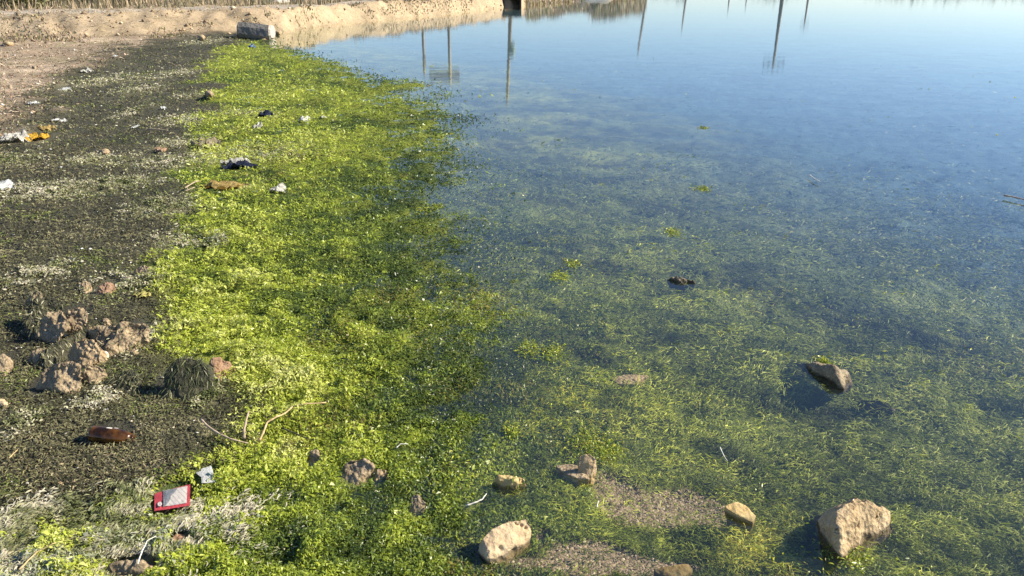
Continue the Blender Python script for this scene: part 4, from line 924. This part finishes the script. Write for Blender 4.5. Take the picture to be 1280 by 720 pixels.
# ------------------------------------------------------------------ bottle
gp = G(137, 548); root = empty('beer_bottle', gp); tag(root, 'brown glass bottle lying on its side on the dark mat', 'bottle')
A_ = P(114, 542, gp.z+.030); B_ = P(172, 549, gp.z+.002); ax = (B_-A_).normalized(); Lb = (B_-A_).length
def glass(name, c, rough, tr):
    m, n, l, out = newmat(name); b = n.new('ShaderNodeBsdfPrincipled'); b.inputs['Base Color'].default_value = (*c, 1); b.inputs['Roughness'].default_value = rough
    b.inputs['Transmission Weight'].default_value = tr; b.inputs['IOR'].default_value = 1.5
    t2 = n.new('ShaderNodeTexCoord'); z2 = n.new('ShaderNodeTexNoise'); z2.inputs['Scale'].default_value = 22; z2.inputs['Detail'].default_value = 4; l.new(t2.outputs['Object'], z2.inputs['Vector'])
    c2 = n.new('ShaderNodeValToRGB'); c2.color_ramp.elements[0].position = .42; c2.color_ramp.elements[1].position = .66
    c2.color_ramp.elements[0].color = (c[0]*.22, c[1]*.22, c[2]*.3, 1); c2.color_ramp.elements[1].color = (c[0]*1.5, c[1]*1.4, c[2], 1); l.new(z2.outputs[0], c2.inputs[0]); l.new(c2.outputs[0], b.inputs['Base Color'])
    tc = n.new('ShaderNodeTexCoord'); nz = n.new('ShaderNodeTexNoise'); nz.inputs['Scale'].default_value = 55; l.new(tc.outputs['Object'], nz.inputs['Vector'])
    mr = n.new('ShaderNodeMapRange'); mr.inputs[1].default_value = .45; mr.inputs[2].default_value = .7; mr.inputs[3].default_value = rough; mr.inputs[4].default_value = .5
    l.new(nz.outputs[0], mr.inputs[0]); l.new(mr.outputs[0], b.inputs['Roughness'])
    l.new(b.outputs[0], out.inputs[0]); return m
M_amber = glass('amber_glass', (.13, .056, .010), .06, .5)
def lathe(name, prof, mat, n=28, cap0=True):
    u = ax.orthogonal().normalized(); v_ = ax.cross(u); bm = bmesh.new(); rs = []
    for s_, r in prof: rs.append([bm.verts.new((A_-gp)+ax*s_*Lb+(u*cos(2*pi*q/n)+v_*sin(2*pi*q/n))*r) for q in range(n)])
    for k in range(len(rs)-1):
        for q in range(n): bm.faces.new((rs[k][q], rs[k][(q+1) % n], rs[k+1][(q+1) % n], rs[k+1][q]))
    if cap0: bm.faces.new(rs[0][::-1]); bm.faces.new(rs[-1])
    return bmobj(name, bm, mat, root, True)
lathe('bottle_body', [(0, .018), (0, .026), (.02, .0295), (.06, .0305), (.5, .0305), (.62, .029), (.72, .0255), (.80, .021), (.87, .0165)], M_amber)
lathe('bottle_neck', [(.873, .0162), (.90, .0150), (.925, .0140)], M_amber)
for s0, s1, q0 in ((.33, .44, .06), (.48, .55, .3)):   # torn label remnants; pale glints on the glass put in as off-white patches
    u = Vector((0, 0, 1))-ax*ax.z; u.normalize(); v_ = ax.cross(u); bm = bmesh.new(); g_ = []
    for i in range(5):
        g_.append([bm.verts.new((A_-gp)+ax*(s0+(s1-s0)*i/4+random.uniform(-.01, .01))*Lb+(u*cos(q0+q*.09)-v_*sin(q0+q*.09))*.0311*(1 if v_.y > 0 else 1)) for q in range(4)])
    for i in range(4):
        for q in range(3): bm.faces.new((g_[i][q], g_[i+1][q], g_[i+1][q+1], g_[i][q+1]))
    bmobj('label_glint', bm, M_offw, root)

# ------------------------------------------------------------------ red and white packet, torn card
def sheet(name, quad, mat, parent, origin, n=(14, 10), puff=.004, th=.0012, dz=0.0, nzamp=.0015, seed=0):
    bm = bmesh.new(); g_ = []
    for i in range(n[0]+1):
        r = []
        for j in range(n[1]+1):
            u = i/n[0]; v = j/n[1]; q = (quad[0].lerp(quad[1], u)).lerp(quad[3].lerp(quad[2], u), v)-origin
            r.append(bm.verts.new(q+Vector((0, 0, dz+puff*4*u*(1-u)*4*v*(1-v)*.25+nzamp*mn.noise(Vector((u*4+seed, v*4, seed)))))))
        g_.append(r)
    for i in range(n[0]):
        for j in range(n[1]): bm.faces.new((g_[i][j], g_[i+1][j], g_[i+1][j+1], g_[i][j+1]))
    bmesh.ops.solidify(bm, geom=bm.faces[:], thickness=th)
    return bmobj(name, bm, mat, parent, True)
def Q(pts, z): return [P(a, b, z) for a, b in pts]
gp = G(216, 632); root = empty('packet', gp); tag(root, 'small red packet with a white printed panel lying on the edge of the algae', 'packet')
zz = gp.z+.026
M_redp = plain('red_film', (.66, .11, .13), .35, .15, 30); M_prt, n, l, out = newmat('printed_panel')
tc = n.new('ShaderNodeTexCoord'); br = n.new('ShaderNodeTexNoise'); br.inputs['Scale'].default_value = 320; br.inputs['Detail'].default_value = 1
wv_ = n.new('ShaderNodeTexWave'); wv_.inputs['Scale'].default_value = 38; wv_.bands_direction = 'DIAGONAL'; wv_.inputs['Distortion'].default_value = 1
l.new(tc.outputs['Object'], br.inputs['Vector']); l.new(tc.outputs['Object'], wv_.inputs['Vector'])
mm = n.new('ShaderNodeMath'); mm.operation = 'MULTIPLY'; l.new(br.outputs[0], mm.inputs[0]); l.new(wv_.outputs[0], mm.inputs[1])
cr = n.new('ShaderNodeValToRGB'); cr.color_ramp.elements[0].position = .30; cr.color_ramp.elements[1].position = .46; cr.color_ramp.elements[0].color = (.78, .74, .66, 1); cr.color_ramp.elements[1].color = (.60, .58, .56, 1)
l.new(mm.outputs[0], cr.inputs[0]); b = n.new('ShaderNodeBsdfPrincipled'); b.inputs['Roughness'].default_value = .4; l.new(cr.outputs[0], b.inputs['Base Color']); l.new(b.outputs[0], out.inputs[0])
sheet('packet_body', Q([(193, 639), (237, 632), (238, 605), (193, 617)], zz), M_redp, root, gp, puff=.006)
sheet('printed_panel', Q([(204, 634), (233.5, 629.5), (234.5, 608), (204, 614)], zz), M_prt, root, gp, puff=.0065, dz=.0022, th=.0006)
sheet('grey_band', Q([(204, 634), (208, 632.5), (222, 611), (204.5, 614.5)], zz), plain('grey_print', (.30, .32, .34), .4, .2, 60), root, gp, puff=.005, dz=.0034, th=.0005)
sheet('price_spot', Q([(197.5, 635), (203, 634), (202.5, 628.5), (197.5, 629.5)], zz), M_white, root, gp, n=(3, 3), puff=0, dz=.0050, th=.001, nzamp=0)
gp = G(258, 602); root = empty('torn_card', gp); tag(root, 'torn white card with a small dark mark, above right of the red packet', 'card')
zz = gp.z+.020
sheet('card_body', Q([(252, 604), (271, 603), (264, 582), (251, 586)], zz), M_white, root, gp, puff=.003)
sheet('torn_flap', Q([(250, 596), (254, 597), (255, 588), (244.5, 591)], zz), M_white, root, gp, n=(4, 4), puff=.001, dz=.0015)
sheet('printed_mark', Q([(258, 594), (264, 595.5), (263, 593.5), (260, 591.5)], zz), plain('dark_ink', (.06, .16, .14), .5, .1), root, gp, n=(3, 3), puff=0, dz=.0040, th=.0004, nzamp=0)
